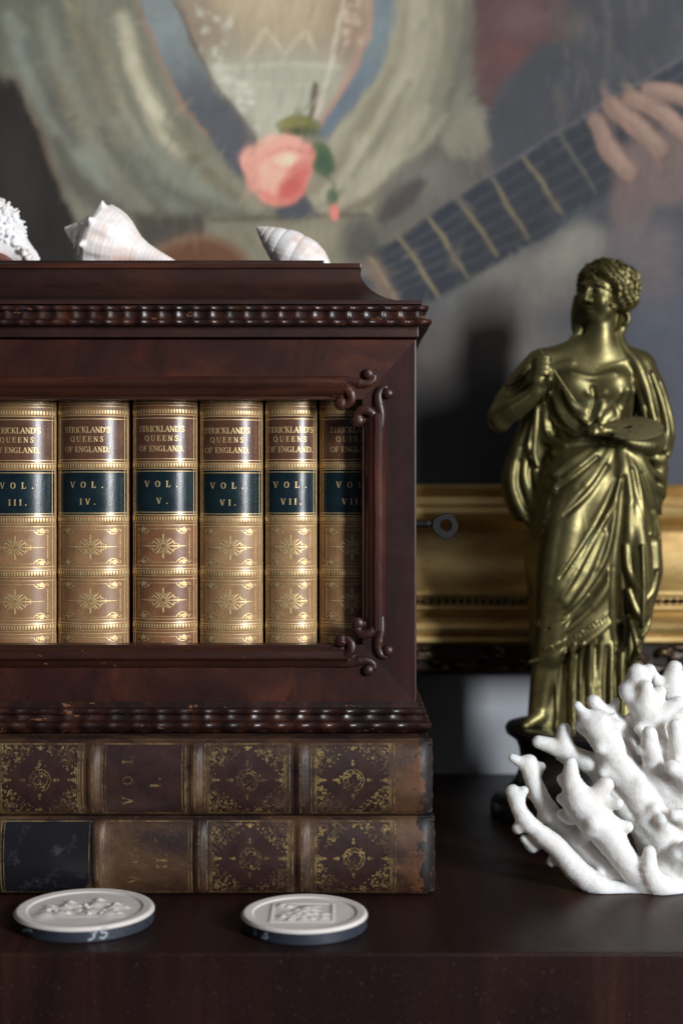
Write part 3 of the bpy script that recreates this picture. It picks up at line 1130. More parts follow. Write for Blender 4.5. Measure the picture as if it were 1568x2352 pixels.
kp = [(7.0, 80), (8.6, 165), (8.6, 262), (9.6, 272), (10.2, 282), (9.6, 296), (6.6, 306), (6.2, 330), (8.0, 356)]
b.lathe([(r * KD / F_PX, kx(c_)) for r, c_ in kp], (0, KD, kz(512)), 24, 'x')
b.obj('shaft', M['iron'], key)

# ------------------------------------------------------------------ tooling: flat strokes mapped on a spine
def serif_glyphs():
    """letter -> (width, strokes); a stroke is (points, thickness); unit height 1"""
    K, N = 0.20, 0.085
    G = {}

    def sf(x, y, wd=0.30):
        return ([(x - wd / 2, y), (x + wd / 2, y)], 0.07)
    arc = lambda cx, cy, rx, ry, a0, a1, n=10: [(cx + rx * math.cos(math.radians(a0 + (a1 - a0) * i / n)), cy + ry * math.sin(math.radians(a0 + (a1 - a0) * i / n))) for i in range(n + 1)]
    G['I'] = (0.36, [([(0.18, 0), (0.18, 1)], K), sf(0.18, 0.03, .36), sf(0.18, 0.97, .36)])
    G['L'] = (0.70, [([(0.2, 0), (0.2, 1)], K), sf(0.2, 0.97, .38), ([(0.02, 0.035), (0.66, 0.035)], 0.07), ([(0.66, 0.02), (0.68, 0.3)], 0.08)])
    G['E'] = (0.72, [([(0.2, 0), (0.2, 1)], K), ([(0.02, 0.035), (0.66, 0.035)], 0.07), ([(0.02, 0.965), (0.64, 0.965)], 0.07), ([(0.25, 0.52), (0.5, 0.52)], 0.07), ([(0.5, 0.4), (0.5, 0.64)], 0.07), ([(0.66, 0.02), (0.68, 0.27)], 0.08), ([(0.63, 0.98), (0.64, 0.74)], 0.08)])
    G['F'] = (0.68, [([(0.2, 0), (0.2, 1)], K), sf(0.2, 0.03, .38), ([(0.02, 0.965), (0.62, 0.965)], 0.07), ([(0.25, 0.52), (0.48, 0.52)], 0.07), ([(0.48, 0.4), (0.48, 0.64)], 0.07), ([(0.61, 0.98), (0.63, 0.72)], 0.08)])
    G['T'] = (0.72, [([(0.36, 0), (0.36, 1)], K), sf(0.36, 0.03, .36), ([(0.03, 0.965), (0.69, 0.965)], 0.07), ([(0.04, 0.98), (0.03, 0.72)], 0.08), ([(0.68, 0.98), (0.69, 0.72)], 0.08)])
    G['O'] = (0.84, [(arc(0.42, 0.5, 0.33, 0.46, 55, 125, 4), 0.09), (arc(0.42, 0.5, 0.33, 0.46, 125, 235, 6), 0.18), (arc(0.42, 0.5, 0.33, 0.46, 235, 305, 4), 0.09), (arc(0.42, 0.5, 0.33, 0.46, 305, 415, 6), 0.18)])
    G['Q'] = (0.90, G['O'][1] + [([(0.5, 0.16), (0.68, -0.06), (0.86, -0.02)], 0.10)])
    G['C'] = (0.78, [(arc(0.42, 0.5, 0.32, 0.46, 60, 125, 4), 0.09), (arc(0.42, 0.5, 0.32, 0.46, 125, 235, 6), 0.18), (arc(0.42, 0.5, 0.32, 0.46, 235, 310, 4), 0.09), ([(0.64, 0.98), (0.66, 0.66)], 0.08)])
    G['G'] = (0.86, G['C'][1] + [([(0.66, 0.4), (0.66, 0.03)], 0.17), ([(0.5, 0.42), (0.82, 0.42)], 0.07)])
    G['D'] = (0.84, [([(0.2, 0), (0.2, 1)], K), ([(0.02, 0.035), (0.4, 0.035)], 0.07), ([(0.02, 0.965), (0.4, 0.965)], 0.07), (arc(0.38, 0.5, 0.36, 0.46, -90, -50, 3), 0.09), (arc(0.38, 0.5, 0.36, 0.46, -55, 55, 6), 0.18), (arc(0.38, 0.5, 0.36, 0.46, 50, 90, 3), 0.09)])
    G['R'] = (0.84, [([(0.2, 0), (0.2, 1)], K), sf(0.2, 0.03, .38), ([(0.02, 0.965), (0.4, 0.965)], 0.07), (arc(0.38, 0.735, 0.26, 0.225, -90, -40, 3), 0.08), (arc(0.38, 0.735, 0.26, 0.225, -45, 45, 4), 0.17), (arc(0.38, 0.735, 0.26, 0.225, 40, 90, 3), 0.08), ([(0.25, 0.51), (0.4, 0.51)], 0.07), ([(0.42, 0.5), (0.6, 0.12), (0.72, 0.02), (0.84, 0.05)], 0.13)])
    G['K'] = (0.88, [([(0.2, 0), (0.2, 1)], K), sf(0.2, 0.03, .38), sf(0.2, 0.97, .38), ([(0.26, 0.42), (0.66, 0.95)], N), ([(0.38, 0.58), (0.7, 0.03)], 0.17), sf(0.72, 0.03, .30), sf(0.66, 0.97, .28)])
    G['N'] = (0.86, [([(0.16, 0), (0.16, 1)], N), ([(0.7, 0), (0.7, 1)], N), ([(0.14, 0.97), (0.7, 0.03)], K), sf(0.16, 0.03, .28), sf(0.1, 0.97, .24), sf(0.7, 0.97, .28)])
    G['A'] = (0.88, [([(0.14, 0.03), (0.42, 0.99)], N), ([(0.42, 0.99), (0.74, 0.03)], K), ([(0.24, 0.34), (0.6, 0.34)], 0.07), sf(0.14, 0.03, .28), sf(0.74, 0.03, .30)])
    G['V'] = (0.86, [([(0.14, 0.97), (0.43, 0.01)], K), ([(0.43, 0.01), (0.72, 0.97)], N), sf(0.14, 0.97, .30), sf(0.72, 0.97, .28)])
    G['U'] = (0.86, [([(0.18, 1), (0.18, 0.3), (0.26, 0.08), (0.44, 0.02)], 0.17), ([(0.44, 0.02), (0.62, 0.1), (0.69, 0.3), (0.69, 1)], N), sf(0.18, 0.97, .34), sf(0.69, 0.97, .28)])
    G['S'] = (0.66, [([(0.54, 0.80), (0.50, 0.93), (0.33, 0.97), (0.16, 0.90), (0.12, 0.74), (0.20, 0.60), (0.34, 0.52), (0.48, 0.43), (0.55, 0.28), (0.50, 0.11), (0.32, 0.03), (0.14, 0.08), (0.10, 0.22)], 0.12), ([(0.24, 0.58), (0.44, 0.45)], 0.18), ([(0.55, 0.97), (0.56, 0.7)], 0.06), ([(0.09, 0.03), (0.09, 0.3)], 0.06)])
    G["'"] = (0.26, [([(0.12, 1.0), (0.1, 0.72)], 0.13)])
    G['.'] = (0.32, [([(0.13, 0.0), (0.13, 0.16)], 0.17)])
    G[' '] = (0.36, [])
    return G


GLY = serif_glyphs()


class Tool:
    """collects thin gilt strokes in a spine's own plane (a, b) and maps them on its surface"""

    def __init__(self, surf, lift=0.00010, res=0.0016):
        self.surf, self.lift, self.res = surf, lift, res
        self.v, self.f = [], []

    def strip(self, pts, wd):
        pts = [np.array(p, float) for p in pts]
        o = [pts[0]]
        for a, b in zip(pts[:-1], pts[1:]):
            n = max(1, int(math.ceil(np.hypot(*(b - a)) / self.res)))
            for i in range(1, n + 1):
                o.append(a + (b - a) * i / n)
        P = np.array(o)
        T = np.gradient(P, axis=0)
        T /= np.hypot(T[:, 0], T[:, 1])[:, None] + 1e-12
        N = np.stack([-T[:, 1], T[:, 0]], -1)
        b0 = len(self.v)
        for p, nn in zip(P, N):
            self.v.append(self.surf(*(p + nn * wd / 2), self.lift))
            self.v.append(self.surf(*(p - nn * wd / 2), self.lift))
        for i in range(len(P) - 1):
            self.f.append([b0 + 2 * i, b0 + 2 * i + 1, b0 + 2 * i + 3, b0 + 2 * i + 2])

    def dot(self, x, y, rx, ry=None, n=8):
        ry = ry or rx
        b0 = len(self.v)
        for k in range(n):
            a = 2 * math.pi * k / n
            self.v.append(self.surf(x + rx * math.cos(a), y + ry * math.sin(a), self.lift))
        self.f.append([b0 + k for k in range(n)])

    def arc(self, cx, cy, r, a0, a1, wd, n=10, r2=None):
        r2 = r if r2 is None else r2
        self.strip([(cx + (r + (r2 - r) * i / n) * math.cos(math.radians(a0 + (a1 - a0) * i / n)), cy + (r + (r2 - r) * i / n) * math.sin(math.radians(a0 + (a1 - a0) * i / n))) for i in range(n + 1)], wd)

    def text(self, s, cx, base, h, width, rot=False, weight=1.0):
        """one line of lettering centred on cx, its total width given; rot turns it a quarter turn to read upwards"""
        ws = [GLY[c][0] for c in s]
        tot = sum(ws) * h
        gap = (width - tot) / max(1, len(s) - 1)
        x = cx - width / 2
        for c, w_ in zip(s, ws):
            for pts, t in GLY[c][1]:
                q = [(x + p[0] * h, base + p[1] * h) for p in pts]
                self.strip(q, t * h * weight)
            x += w_ * h + gap

    def obj(self, name, mat, parent):
        return mesh_obj(name, self.v, self.f, mat, parent, True)


# ------------------------------------------------------------------ leather and gold
def leather(name, base, dark, rough=(0.30, 0.48), sc=1.0, worn=None):
    w = Mat(name)
    a = w.noise(60 * sc, 5, 0.6)
    c = w.mix(w.ramp(a, [(0.3, 0.0), (0.7, 1.0)]), dark, base)
    f = w.noise(420, 3, 0.7, (1, 1, 0.25))
    c = w.mix(w.ramp(f, [(0.58, 0.0), (0.75, 0.45)]), c, tuple(x * 0.4 for x in dark))
    if worn:
        ww = w.noise(150, 4, 0.7)
        c = w.mix(w.ramp(ww, [(0.64, 0.0), (0.72, 0.7)]), c, worn)
    w.color(c).rough(w.noise(120, 4, 0.7), *rough)
    w.set(spec=0.5, coat=0.18, coat_rough=0.32)
    w.bump(w.noise(520, 4, 0.75, (1, 1, 0.3)), 0.22, 0.0004)
    return w.m


TAN = [leather('tan_calf', (0.36, 0.195, 0.092), (0.24, 0.120, 0.054), worn=(0.44, 0.28, 0.15)), leather('red_tan_calf', (0.28, 0.125, 0.056), (0.16, 0.064, 0.028), worn=(0.33, 0.17, 0.08)),
       leather('pale_tan_calf', (0.39, 0.23, 0.11), (0.27, 0.145, 0.066), worn=(0.46, 0.30, 0.16))]
BROWN_LBL = leather('brown_title_leather', (0.145, 0.064, 0.036), (0.085, 0.034, 0.019), (0.2, 0.34))
GREEN_LBL = leather('dark_green_label_leather', (0.009, 0.024, 0.030), (0.004, 0.012, 0.017), (0.16, 0.3))
w = Mat('gold_leaf')
g1 = w.noise(260, 4, 0.7)
w.color(w.ramp(g1, [(0.3, (0.55, 0.36, 0.14)), (0.6, (0.80, 0.60, 0.30)), (0.8, (0.92, 0.76, 0.46))])).set(metal=0.5, rough=0.46)
M['gold'] = w.m
w = Mat('page_edges')
w.color(w.mix(w.noise(30, 3, 0.5, (1, 1, 14)), (0.42, 0.34, 0.22), (0.60, 0.52, 0.38))).set(rough=0.85)
M['pages'] = w.m

SD = 1.0155                       # depth of the foremost line of the spines
SP = SD / F_PX


def gilt_volume(pl, pr, numeral, leather_mat, text, dx=0.0, dy=0.0, tilt=0.0, tx=0.0):
    """an upright volume whose spine spans pl..pr px"""
    xl, xr = X(pl, SD), X(pr, SD)
    hw = (xr - xl) / 2
    xc = (xl + xr) / 2
    zb, zt = OZ0 - 0.0035, Z(893 + dy, SD)
    al = math.radians(56)
    R = hw / math.sin(al)
    bands = [Z(946 + dy + 123.6 * i, SD) for i in range(5)]
    root = thing('leather_volume', (xc, SD + 0.07, zb), text, 'book', 'matching gilt leather volumes inside the case')

    def bump_(z):
        s = 0.0
        for b_ in bands:
            s += 0.00075 * math.exp(-((z - b_) / (7.5 * SP)) ** 2)
        return s

    def surf(a, z, lift):
        a = max(-0.999 * hw, min(0.999 * hw, a))
        th_ = math.asin(a / R)
        r = R + lift + bump_(z) * math.cos(th_)
        return (xc + r * math.sin(th_), SD + R - r * math.cos(th_), z)
    na, nzz = 40, 150
    v = np.zeros((na, nzz, 3))
    for i in range(na):
        a = hw * math.sin(-math.pi / 2 + math.pi * i / (na - 1)) * 0.9985
        for j in range(nzz):
            v[i, j] = surf(a, zb + (zt - zb) * j / (nzz - 1), 0)
    # joints run back from the spine to the boards
    back = v[[0, -1]].copy()
    back[:, :, 1] += 0.004
    v = np.concatenate([back[:1], v, back[1:]])
    mesh_obj('spine', v.reshape(-1, 3), grid_faces(na + 2, nzz), leather_mat, root)
    ys = SD + R - R * math.cos(al)
    for sx in (-1, 1):
        b = MB()
        xa, xb_ = sorted((xc + sx * (hw - 0.0022), xc + sx * (hw - 0.0001)))
        b.box(xa, xb_, ys + 0.0042, SD + 0.135, zb, zt, 0.0004)
        b.obj('cover_board', leather_mat, root)
    b = MB()
    b.box(xc - hw + 0.0024, xc + hw - 0.0024, ys + 0.0045, SD + 0.13, zb + 0.003, zt - 0.003)
    b.obj('page_block', M['pages'], root)

    def patch(name, z0, z1, a0, mat, lift):
        n1, n2 = 70, 40
        vv = np.zeros((n1, n2, 3))
        for i in range(n1):
            for j in range(n2):
                vv[i, j] = surf(-a0 + 2 * a0 * i / (n1 - 1), z0 + (z1 - z0) * j / (n2 - 1), lift)
        return mesh_obj(name, vv.reshape(-1, 3), grid_faces(n1, n2), mat, root)
    A = hw * 0.955
    Y = lambda p: Z(p + dy, SD)
    lb1 = patch('title_label', Y(1060), Y(955), A, BROWN_LBL, 0.00014)
    lb2 = patch('volume_label', Y(1184), Y(1079), A, GREEN_LBL, 0.00014)
    px_ = SP
    T = Tool(surf, 0.00030)
    ln = 1.45 * px_

    def hline(p, wd=1.5):
        T.strip([(-A, Y(p)), (A, Y(p))], wd * px_)
    for p in (926, 933, 954.5, 962, 1055.5, 1062.3, 1077.5, 1084, 1178.5, 1183.8, 1201, 1208, 1301, 1309, 1324.5, 1332.5, 1424, 1432, 1448.5, 1455.5):
        hline(p)
    for b_ in range(5):
        yb_ = 946 + 123.6 * b_
        n = int(2 * A / (6.0 * px_))
        for k in range(n):
            a = -A + 2 * A * (k + 0.5) / n
            T.strip([(a, Y(yb_ - 4.6)), (a, Y(yb_ + 4.6))], 3.3 * px_)
    for s in (-1, 1):
        for q in (0.0, 5.0):
            T.strip([(s * (A - q * px_), zb + 0.001), (s * (A - q * px_), zt - 0.002)], 1.5 * px_)
    # panels below the labels, and the one above (partly hidden)
    for top in (1208, 1332.5, 1455.5, 835):
        pb = top + 93
        w2 = A - 14 * px_
        yt, yb_ = top + 8.6, pb - 7.5
        cz_ = (yt + yb_) / 2 + 1
        cw = 28 * px_
        for yy in (yt, yb_):
            n = int((2 * (w2 - cw)) / (3.9 * px_))
            for k in range(n + 1):
                T.dot(-(w2 - cw) + 2 * (w2 - cw) * k / n, Y(yy), 1.35 * px_, n=6)
        for s in (-1, 1):
            n = int((yb_ - yt - 26) / 3.9)
            for k in range(n + 1):
                T.dot(s * w2, Y(yt + 13 + (yb_ - yt - 26) * k / n), 1.35 * px_, n=6)
            for yy, sy in ((yt, 1), (yb_, -1)):
                X_ = lambda u: s * (w2 - u * px_)
                T.strip(curve2([(X_(28), Y(yy)), (X_(25), Y(yy + sy * 5)), (X_(17), Y(yy + sy * 10)), (X_(9), Y(yy + sy * 9)), (X_(5), Y(yy + sy * 3)), (X_(1), Y(yy - sy * 1)), (X_(-1.5), Y(yy + sy * 3)), (X_(1), Y(yy + sy * 5))], 4), 1.6 * px_)
                T.strip(curve2([(X_(25), Y(yy + sy * 5)), (X_(20), Y(yy + sy * 5)), (X_(18), Y(yy + sy * 1)), (X_(21), Y(yy - sy * 1)), (X_(22), Y(yy + sy * 2))], 4), 1.5 * px_)
                fx_, fy_ = X_(11.5), yy + sy * 1.5
                for k in range(5):
                    a_ = math.radians(90 + 72 * k)
                    T.dot(fx_ + 3.6 * px_ * math.cos(a_), Y(fy_ - 3.6 * math.sin(a_)), 2.4 * px_, n=7)
                T.dot(fx_, Y(fy_), 1.5 * px_, n=6)
        # the star
        P = lambda r, a_: (r * px_ * math.cos(math.radians(a_)), Y(cz_ - r * math.sin(math.radians(a_))))
        T.strip([P(6, k * 30) for k in range(13)], 2.2 * px_)
        for a_ in (90, 270):
            T.strip([P(8, a_), P(16, a_)], 2.2 * px_)
            T.strip([P(16, a_), P(28, a_)], 4.2 * px_)
        for a_ in (45, 135, 225, 315):
            T.strip([P(8, a_), P(25, a_)], 2.6 * px_)
        for a_ in (0, 180):
            T.strip([P(8, a_), P(20, a_)], 2.2 * px_)
            T.strip([P(20, a_), P(36, a_)], 3.2 * px_)
            L_ = min(62, (w2 / px_) - 8)
            for k in range(8):
                r_ = 37 + (L_ - 37) * k / 7
                T.dot(*P(r_, a_), 1.7 * px_, (1.4 - 0.1 * k) * px_, n=6)
        for sx in (-1, 1):
            for sy in (-1, 1):
                q = lambda x_, y_: (sx * x_ * px_, Y(cz_ - sy * y_))
                T.strip(curve2([q(8, 3), q(15, 6), q(21, 10), q(25, 8), q(24, 4.5)], 3), 2.6 * px_)
                T.strip(curve2([q(2.5, 8), q(4, 13), q(8, 15), q(10, 12), q(8, 10)], 3), 1.9 * px_)
                for dx_, dy_ in ((29, 6), (22, 13), (12, 17), (34, 4)):
                    T.dot(*q(dx_, dy_), 1.5 * px_, n=6)
    T.obj('gilt_tooling', M['gold'], root)
    # lettering
    TL = Tool(surf, 0.00030)
    c_ = tx * px_
    TL.text("STRICKLAND'S", c_, Y(993.5), 13.4 * px_, 106 * px_)
    TL.text('QUEENS', c_, Y(1014.5), 12.6 * px_, 77 * px_)
    TL.text('OF ENGLAND.', c_, Y(1038.5), 13.0 * px_, 104 * px_)
    TL.obj('lettering', M['gold'], lb1)
    TL = Tool(surf, 0.00030)
    TL.text('VOL.', c_, Y(1120.5), 14.2 * px_, 77 * px_)
    TL.text(numeral + '.', c_ + (3 * px_ if numeral != 'VIII' else 4 * px_), Y(1159), 13.6 * px_, (10 + 10.5 * len(numeral) + (6 if 'V' in numeral else 0)) * px_, weight=1.1)
    TL.obj('lettering', M['gold'], lb2)
    return root


gilt_volume(-224, -56, 'II', TAN[0], 'tan leather volume with a green label, just left of the one marked VOL. III', dy=2)
gilt_volume(-52, 122, 'III', TAN[0], 'tan leather volume marked VOL. III on its green label', dy=2, tx=3)
gilt_volume(126, 290, 'IV', TAN[0], 'tan leather volume marked VOL. IV on its green label', tx=-9)
gilt_volume(300, 450, 'V', TAN[1], 'reddish brown leather volume marked VOL. V on its green label', dy=-2, tx=-5)
gilt_volume(455.5, 602, 'VI', TAN[2], 'pale tan leather volume marked VOL. VI on its green label', dy=2, tx=-8)
gilt_volume(608.5, 727, 'VII', TAN[2], 'narrow tan leather volume marked VOL. VII on its green label', dy=0, tx=-2)
gilt_volume(733, 884, 'VIII', TAN[0], 'rightmost leather volume in the case, its VOL. VIII label half hidden by the frame', dy=0, tx=2)

# ------------------------------------------------------------------ the two old folios under the case
FD = 0.964                        # foremost line of their spines
FP = FD / F_PX


def old_leather(name, seed):
    w = Mat(name)
    L = (seed * 1.7, 0, seed)
    a = w.noise(28, 6, 0.62, (0.7, 1, 1), 0.6, loc=L)
    c = w.ramp(a, [(0.30, (0.010, 0.006, 0.0055)), (0.44, (0.030, 0.013, 0.008)), (0.58, (0.072, 0.034, 0.016)), (0.74, (0.125, 0.074, 0.038))])
    r = w.noise(46, 5, 0.7, loc=L)
    x, y, z = w.xyz()
    endm = w.step(x, X(900, FD) - 0.5 * (CX0 + CX1), X(985, FD) - 0.5 * (CX0 + CX1))
    m = w.math('MULTIPLY', w.ramp(r, [(0.42, 0.0), (0.62, 0.9)]), endm)
    c = w.mix(m, c, (0.15, 0.055, 0.022))
    jag = w.math('ADD', x, w.math('MULTIPLY', w.math('SUBTRACT', w.noise(90, 4, 0.65, loc=L), 0.5), 0.030))
    c = w.mix(w.step(jag, X(962, FD) - 0.5 * (CX0 + CX1), X(970, FD) - 0.5 * (CX0 + CX1)), c, (0.013, 0.009, 0.009))
    s = w.noise(210, 4, 0.7, loc=L)
    c = w.mix(w.ramp(s, [(0.60, 0.0), (0.7, 0.55)]), c, (0.15, 0.075, 0.038))
    k = w.noise(75, 5, 0.7, loc=(3, seed, 1))
    c = w.mix(w.ramp(k, [(0.60, 0.0), (0.72, 0.75)]), c, (0.010, 0.008, 0.010))
    w.color(c).rough(w.noise(60, 5, 0.7, loc=L), 0.36, 0.66)
    w.set(spec=0.4, coat=0.04, coat_rough=0.3)
    w.bump(w.noise(330, 5, 0.75, loc=L), 0.45, 0.0008)
    return w.m


w = Mat('worn_gilt')
g1 = w.noise(150, 4, 0.75)
g2 = w.noise(45, 3, 0.6)
wear = w.math('ADD', w.math('MULTIPLY', g1, 0.6), w.math('MULTIPLY', g2, 0.55))
f = w.ramp(wear, [(0.55, 0.0), (0.70, 0.9)])
w.color(w.mix(f, (0.070, 0.040, 0.020), (0.42, 0.29, 0.11))).set(rough=0.42)
mm = w.math('MULTIPLY', f, 0.6)
w.link(mm, w.b.inputs['Metallic'])
w.bump(g1, 0.2, 0.0004)
M['worn_gilt'] = w.m
w = Mat('rubbed_leather_edge')
w.color(w.ramp(w.noise(120, 5, 0.7), [(0.38, (0.018, 0.010, 0.008)), (0.52, (0.10, 0.045, 0.02)), (0.7, (0.24, 0.105, 0.045))])).set(rough=0.6)
w.bump(w.noise(260, 4, 0.7), 0.5, 0.001)
M['rub'] = w.m
w = Mat('black_leather')
w.color(w.mix(w.ramp(w.noise(55, 6, 0.72), [(0.55, 0.0), (0.72, 0.5)]), (0.010, 0.010, 0.013), (0.10, 0.10, 0.11))).rough(w.noise(60, 4), 0.2, 0.45)
w.bump(w.noise(300, 4, 0.7), 0.25, 0.0006)
M['black_leather'] = w.m
LAB_DARK = leather('dark_maroon_leather', (0.040, 0.015, 0.011), (0.017, 0.008, 0.008), (0.3, 0.5))


def folio(z0, z1, pend, panels, title, dark_panel, seed, text, lift_v):
    xr = X(pend, FD)
    xl = X(-575 - seed * 6, FD)
    ctr = 0.5 * (CX0 + CX1)
    root = thing('folio_volume', (ctr, 1.08, z0), text, 'book', 'old leather folios stacked under the case')
    hz = (z1 - z0) / 2
    zc = (z0 + z1) / 2
    EB = 0.0105                   # how deep the spine curves
    mat = old_leather('old_calf_' + title.lower(), seed)
    joints = [p for p in panels]
    # raised bands between the panels
    bands = []
    ps = sorted(panels)
    for a, c in zip(ps[:-1], ps[1:]):
        bands.append((a[1] + c[0]) / 2)
    bx = [X(p, FD) for p in bands]
    rr = np.random.default_rng(seed)
    wob = rr.normal(0, 1, 40)

    def prof_(x):
        s = 0.0
        for q in bx:
            s += 0.0023 * math.exp(-((x - q) / 0.0036) ** 4)
        return s

    def surf(x, t, lift):
        """t in metres from the spine's middle height"""
        q = max(-1, min(1, t / (hz * 0.985)))
        cap_ = 0.0055 * max(0, 1 - (xr - x) / 0.009) ** 2.2
        y = FD + EB * (1 - math.sqrt(max(0, 1 - (abs(q) ** 2.3) * 0.96))) - (prof_(x)) * (1 - abs(q) ** 4) - lift + cap_
        return (x, y, zc + q * hz * 0.985)
    nx_, nt = 460, 40
    v = np.zeros((nx_, nt, 3))
    for i in range(nx_):
        x = xl + (xr - xl) * i / (nx_ - 1)
        for j in range(nt):
            q = math.sin(-math.pi / 2 + math.pi * j / (nt - 1))
            v[i, j] = surf(x, q * hz * 0.985, 0)
    o = mesh_obj('spine', v.reshape(-1, 3), grid_faces(nx_, nt), mat, root)
    # head cap at the right end, rubbed and torn
    v = np.zeros((14, 30, 3))
    for i in range(14):
        for j in range(30):
            q = math.sin(-math.pi / 2 + math.pi * j / 29)
            sx = xr - 0.004 * (i < 1) - 0.0010 + 0.0014 * math.sin(math.pi * i / 13)
            jag = 0.0003 * math.sin(j * 2.3 + seed) + 0.0003 * math.sin(j * 5.1)
            p = surf(xr, q * hz * 0.985, 0.0012)
            v[i, j] = (sx + jag * (i > 4), p[1] + 0.0004 + 0.010 * (i / 13) ** 1.6, p[2])
    mesh_obj('head_cap', v.reshape(-1, 3), grid_faces(14, 30), M['rub'], root)
    # boards and pages
    for (a, c) in ((z0 + 0.0002, z0 + 0.0034), (z1 - 0.0034, z1 - 0.0002)):
        b = MB()
        b.box(xl + 0.001, xr - 0.001, FD + EB + 0.0005, 1.225, a, c, 0.0012)
        b.obj('cover_board', mat, root)
    b = MB()
    b.box(xl + 0.006, xr - 0.006, FD + EB + 0.001, 1.22, z0 + 0.0036, z1 - 0.0036)
    b.obj('page_block', M['pages'], root)
    for sgn in (-1, 1):
        b = MB()
        zq = zc + sgn * (hz - 0.0028)
        n = 60
        vv, ff = [], []
        for i in range(n):
            x = xl + (xr - xl) * i / (n - 1)
            for k in range(6):
                a_ = math.radians(90 + 36 * k)
                r_ = 0.0022 + 0.0003 * wob[(i + k) % 40] * 0.5
                vv.append((x, FD + EB * 0.93 + r_ * math.cos(a_), zq + r_ * math.sin(a_)))
        for i in range(n - 1):
            for k in range(5):
                ff.append([i * 6 + k, (i + 1) * 6 + k, (i + 1) * 6 + k + 1, i * 6 + k + 1])
        mesh_obj('joint', vv, ff, mat, root)
    T = Tool(surf, 0.00022, 0.003)
    r_ = random.Random(seed)
    px_ = FP
    H = 2 * hz * 0.90

    def patch(name, x0, x1, t0, t1, m_, lift=0.00012, ragged=False):
        n1, n2 = 26, 22
        vv = np.zeros((n1, n2, 3))
        for i in range(n1):
            for j in range(n2):
                x = x0 + (x1 - x0) * i / (n1 - 1)
                t = t0 + (t1 - t0) * j / (n2 - 1)
                if ragged and j < 5 and i > n1 * 0.55:
                    x -= 0.010 * (1 - j / 5.0) * (i / n1 - 0.55) / 0.45
                vv[i, j] = surf(x, t, lift)
        return mesh_obj(name, vv.reshape(-1, 3), grid_faces(n1, n2), m_, root)
    for (p0, p1) in ps:
        x0, x1 = X(p0, FD), X(p1, FD)
        kind = 'ornament'
        if (p0, p1) == title_panel[title]:
            kind = 'title'
        if dark_panel and (p0, p1) == dark_panel:
            kind = 'dark'
        # double rules left and right, single above and below
        for q in (0, 7, 11):
            if q == 11 and kind != 'ornament':
                continue
            T.strip([(x0 + q * px_, -H / 2), (x0 + q * px_, H / 2)], (2.6 if q != 7 else 1.6) * px_)
            T.strip([(x1 - q * px_, -H / 2), (x1 - q * px_, H / 2)], (2.6 if q != 7 else 1.6) * px_)
        T.strip([(x0, H / 2), (x1, H / 2)], 2.0 * px_)
        T.strip([(x0, -H / 2), (x1, -H / 2)], 2.0 * px_)
        cx_ = (x0 + x1) / 2
        W = (x1 - x0) / 2 - 12 * px_
        Hh = H / 2 - 4 * px_
        if kind == 'dark':
            patch('title_label', x0 - 2 * px_, x1 + 2 * px_, -H / 2 - 0.001, H / 2 + 0.001, M['black_leather'], 0.00012, True)
            continue
        if kind == 'title':
            tl = patch('volume_label', x0, x1, -H / 2, H / 2, LAB_DARK if lift_v else mat, 0.0001)
            continue
        patch('spine_panel', x0 + 12 * px_, x1 - 12 * px_, -Hh, Hh, LAB_DARK, 0.00008)
        # corner pieces: scrolls and leaves filling the triangles outside a lozenge
        for sx in (-1, 1):
            for sy in (-1, 1):
                c0 = (cx_ + sx * (W - 13 * px_), sy * (Hh - 13 * px_))
                T.arc(*c0, 11 * px_, 0, 400, 2.4 * px_, 14, 3 * px_)
                T.dot(*c0, 3 * px_)
                for k in range(64):
                    u, v_ = r_.random(), r_.random()
                    if u + v_ > 0.96:
                        u, v_ = 1 - u, 1 - v_
                    X_ = cx_ + sx * (W - u * W * 0.90)
                    Y_ = sy * (Hh - v_ * Hh * 0.90)
                    rr_ = r_.uniform(1.8, 4.2) * px_
                    a0_ = r_.uniform(0, 360)
                    T.arc(X_, Y_, rr_, a0_, a0_ + r_.uniform(180, 360), r_.uniform(1.2, 2.2) * px_, 8, rr_ * 0.4)
                    if k % 3 == 0:
                        T.dot(X_, Y_, r_.uniform(1.5, 2.6) * px_)
                # scalloped edge of the lozenge
                for k in range(9):
                    s = (k + 0.5) / 9
                    X_, Y_ = cx_ + sx * W * (1 - s) * 0.98, sy * Hh * s * 0.98
                    T.dot(X_ + sx * 3 * px_, Y_ + sy * 2.5 * px_, r_.uniform(1.4, 2.8) * px_, n=7)
            T.dot(cx_ + sx * (W - 8 * px_), 0, 7 * px_, 5 * px_)
            T.dot(cx_ + sx * (W - 18 * px_), 0, 5 * px_, 3 * px_)
            T.dot(cx_, sx * (Hh - 5 * px_), 5 * px_, 5 * px_)
        # centre: a scrolled leaf in an oval
        T.arc(cx_, 0, 27 * px_, -80, 200, 1.6 * px_, 18, 22 * px_)
        for _q in range(9):
            a_ = math.radians(40 * _q)
            T.arc(cx_ + 21 * px_ * math.cos(a_), 19 * px_ * math.sin(a_), 6 * px_, 40 * _q, 40 * _q + 300, 1.5 * px_, 9, 1.5 * px_)
        T.arc(cx_ + 3 * px_, 2 * px_, 17 * px_, -60, 150, 2.2 * px_, 14, 12 * px_)
        T.arc(cx_ - 3 * px_, -3 * px_, 12 * px_, 90, 420, 1.9 * px_, 14, 4 * px_)
        T.arc(cx_ - 16 * px_, 8 * px_, 8 * px_, 0, 300, 2.6 * px_, 10, 3 * px_)
        for k in range(14):
            a_ = math.radians(r_.uniform(0, 360))
            d_ = r_.uniform(8, 34) * px_
            T.dot(cx_ + d_ * math.cos(a_), d_ * math.sin(a_), r_.uniform(1.5, 3.6) * px_, n=7)
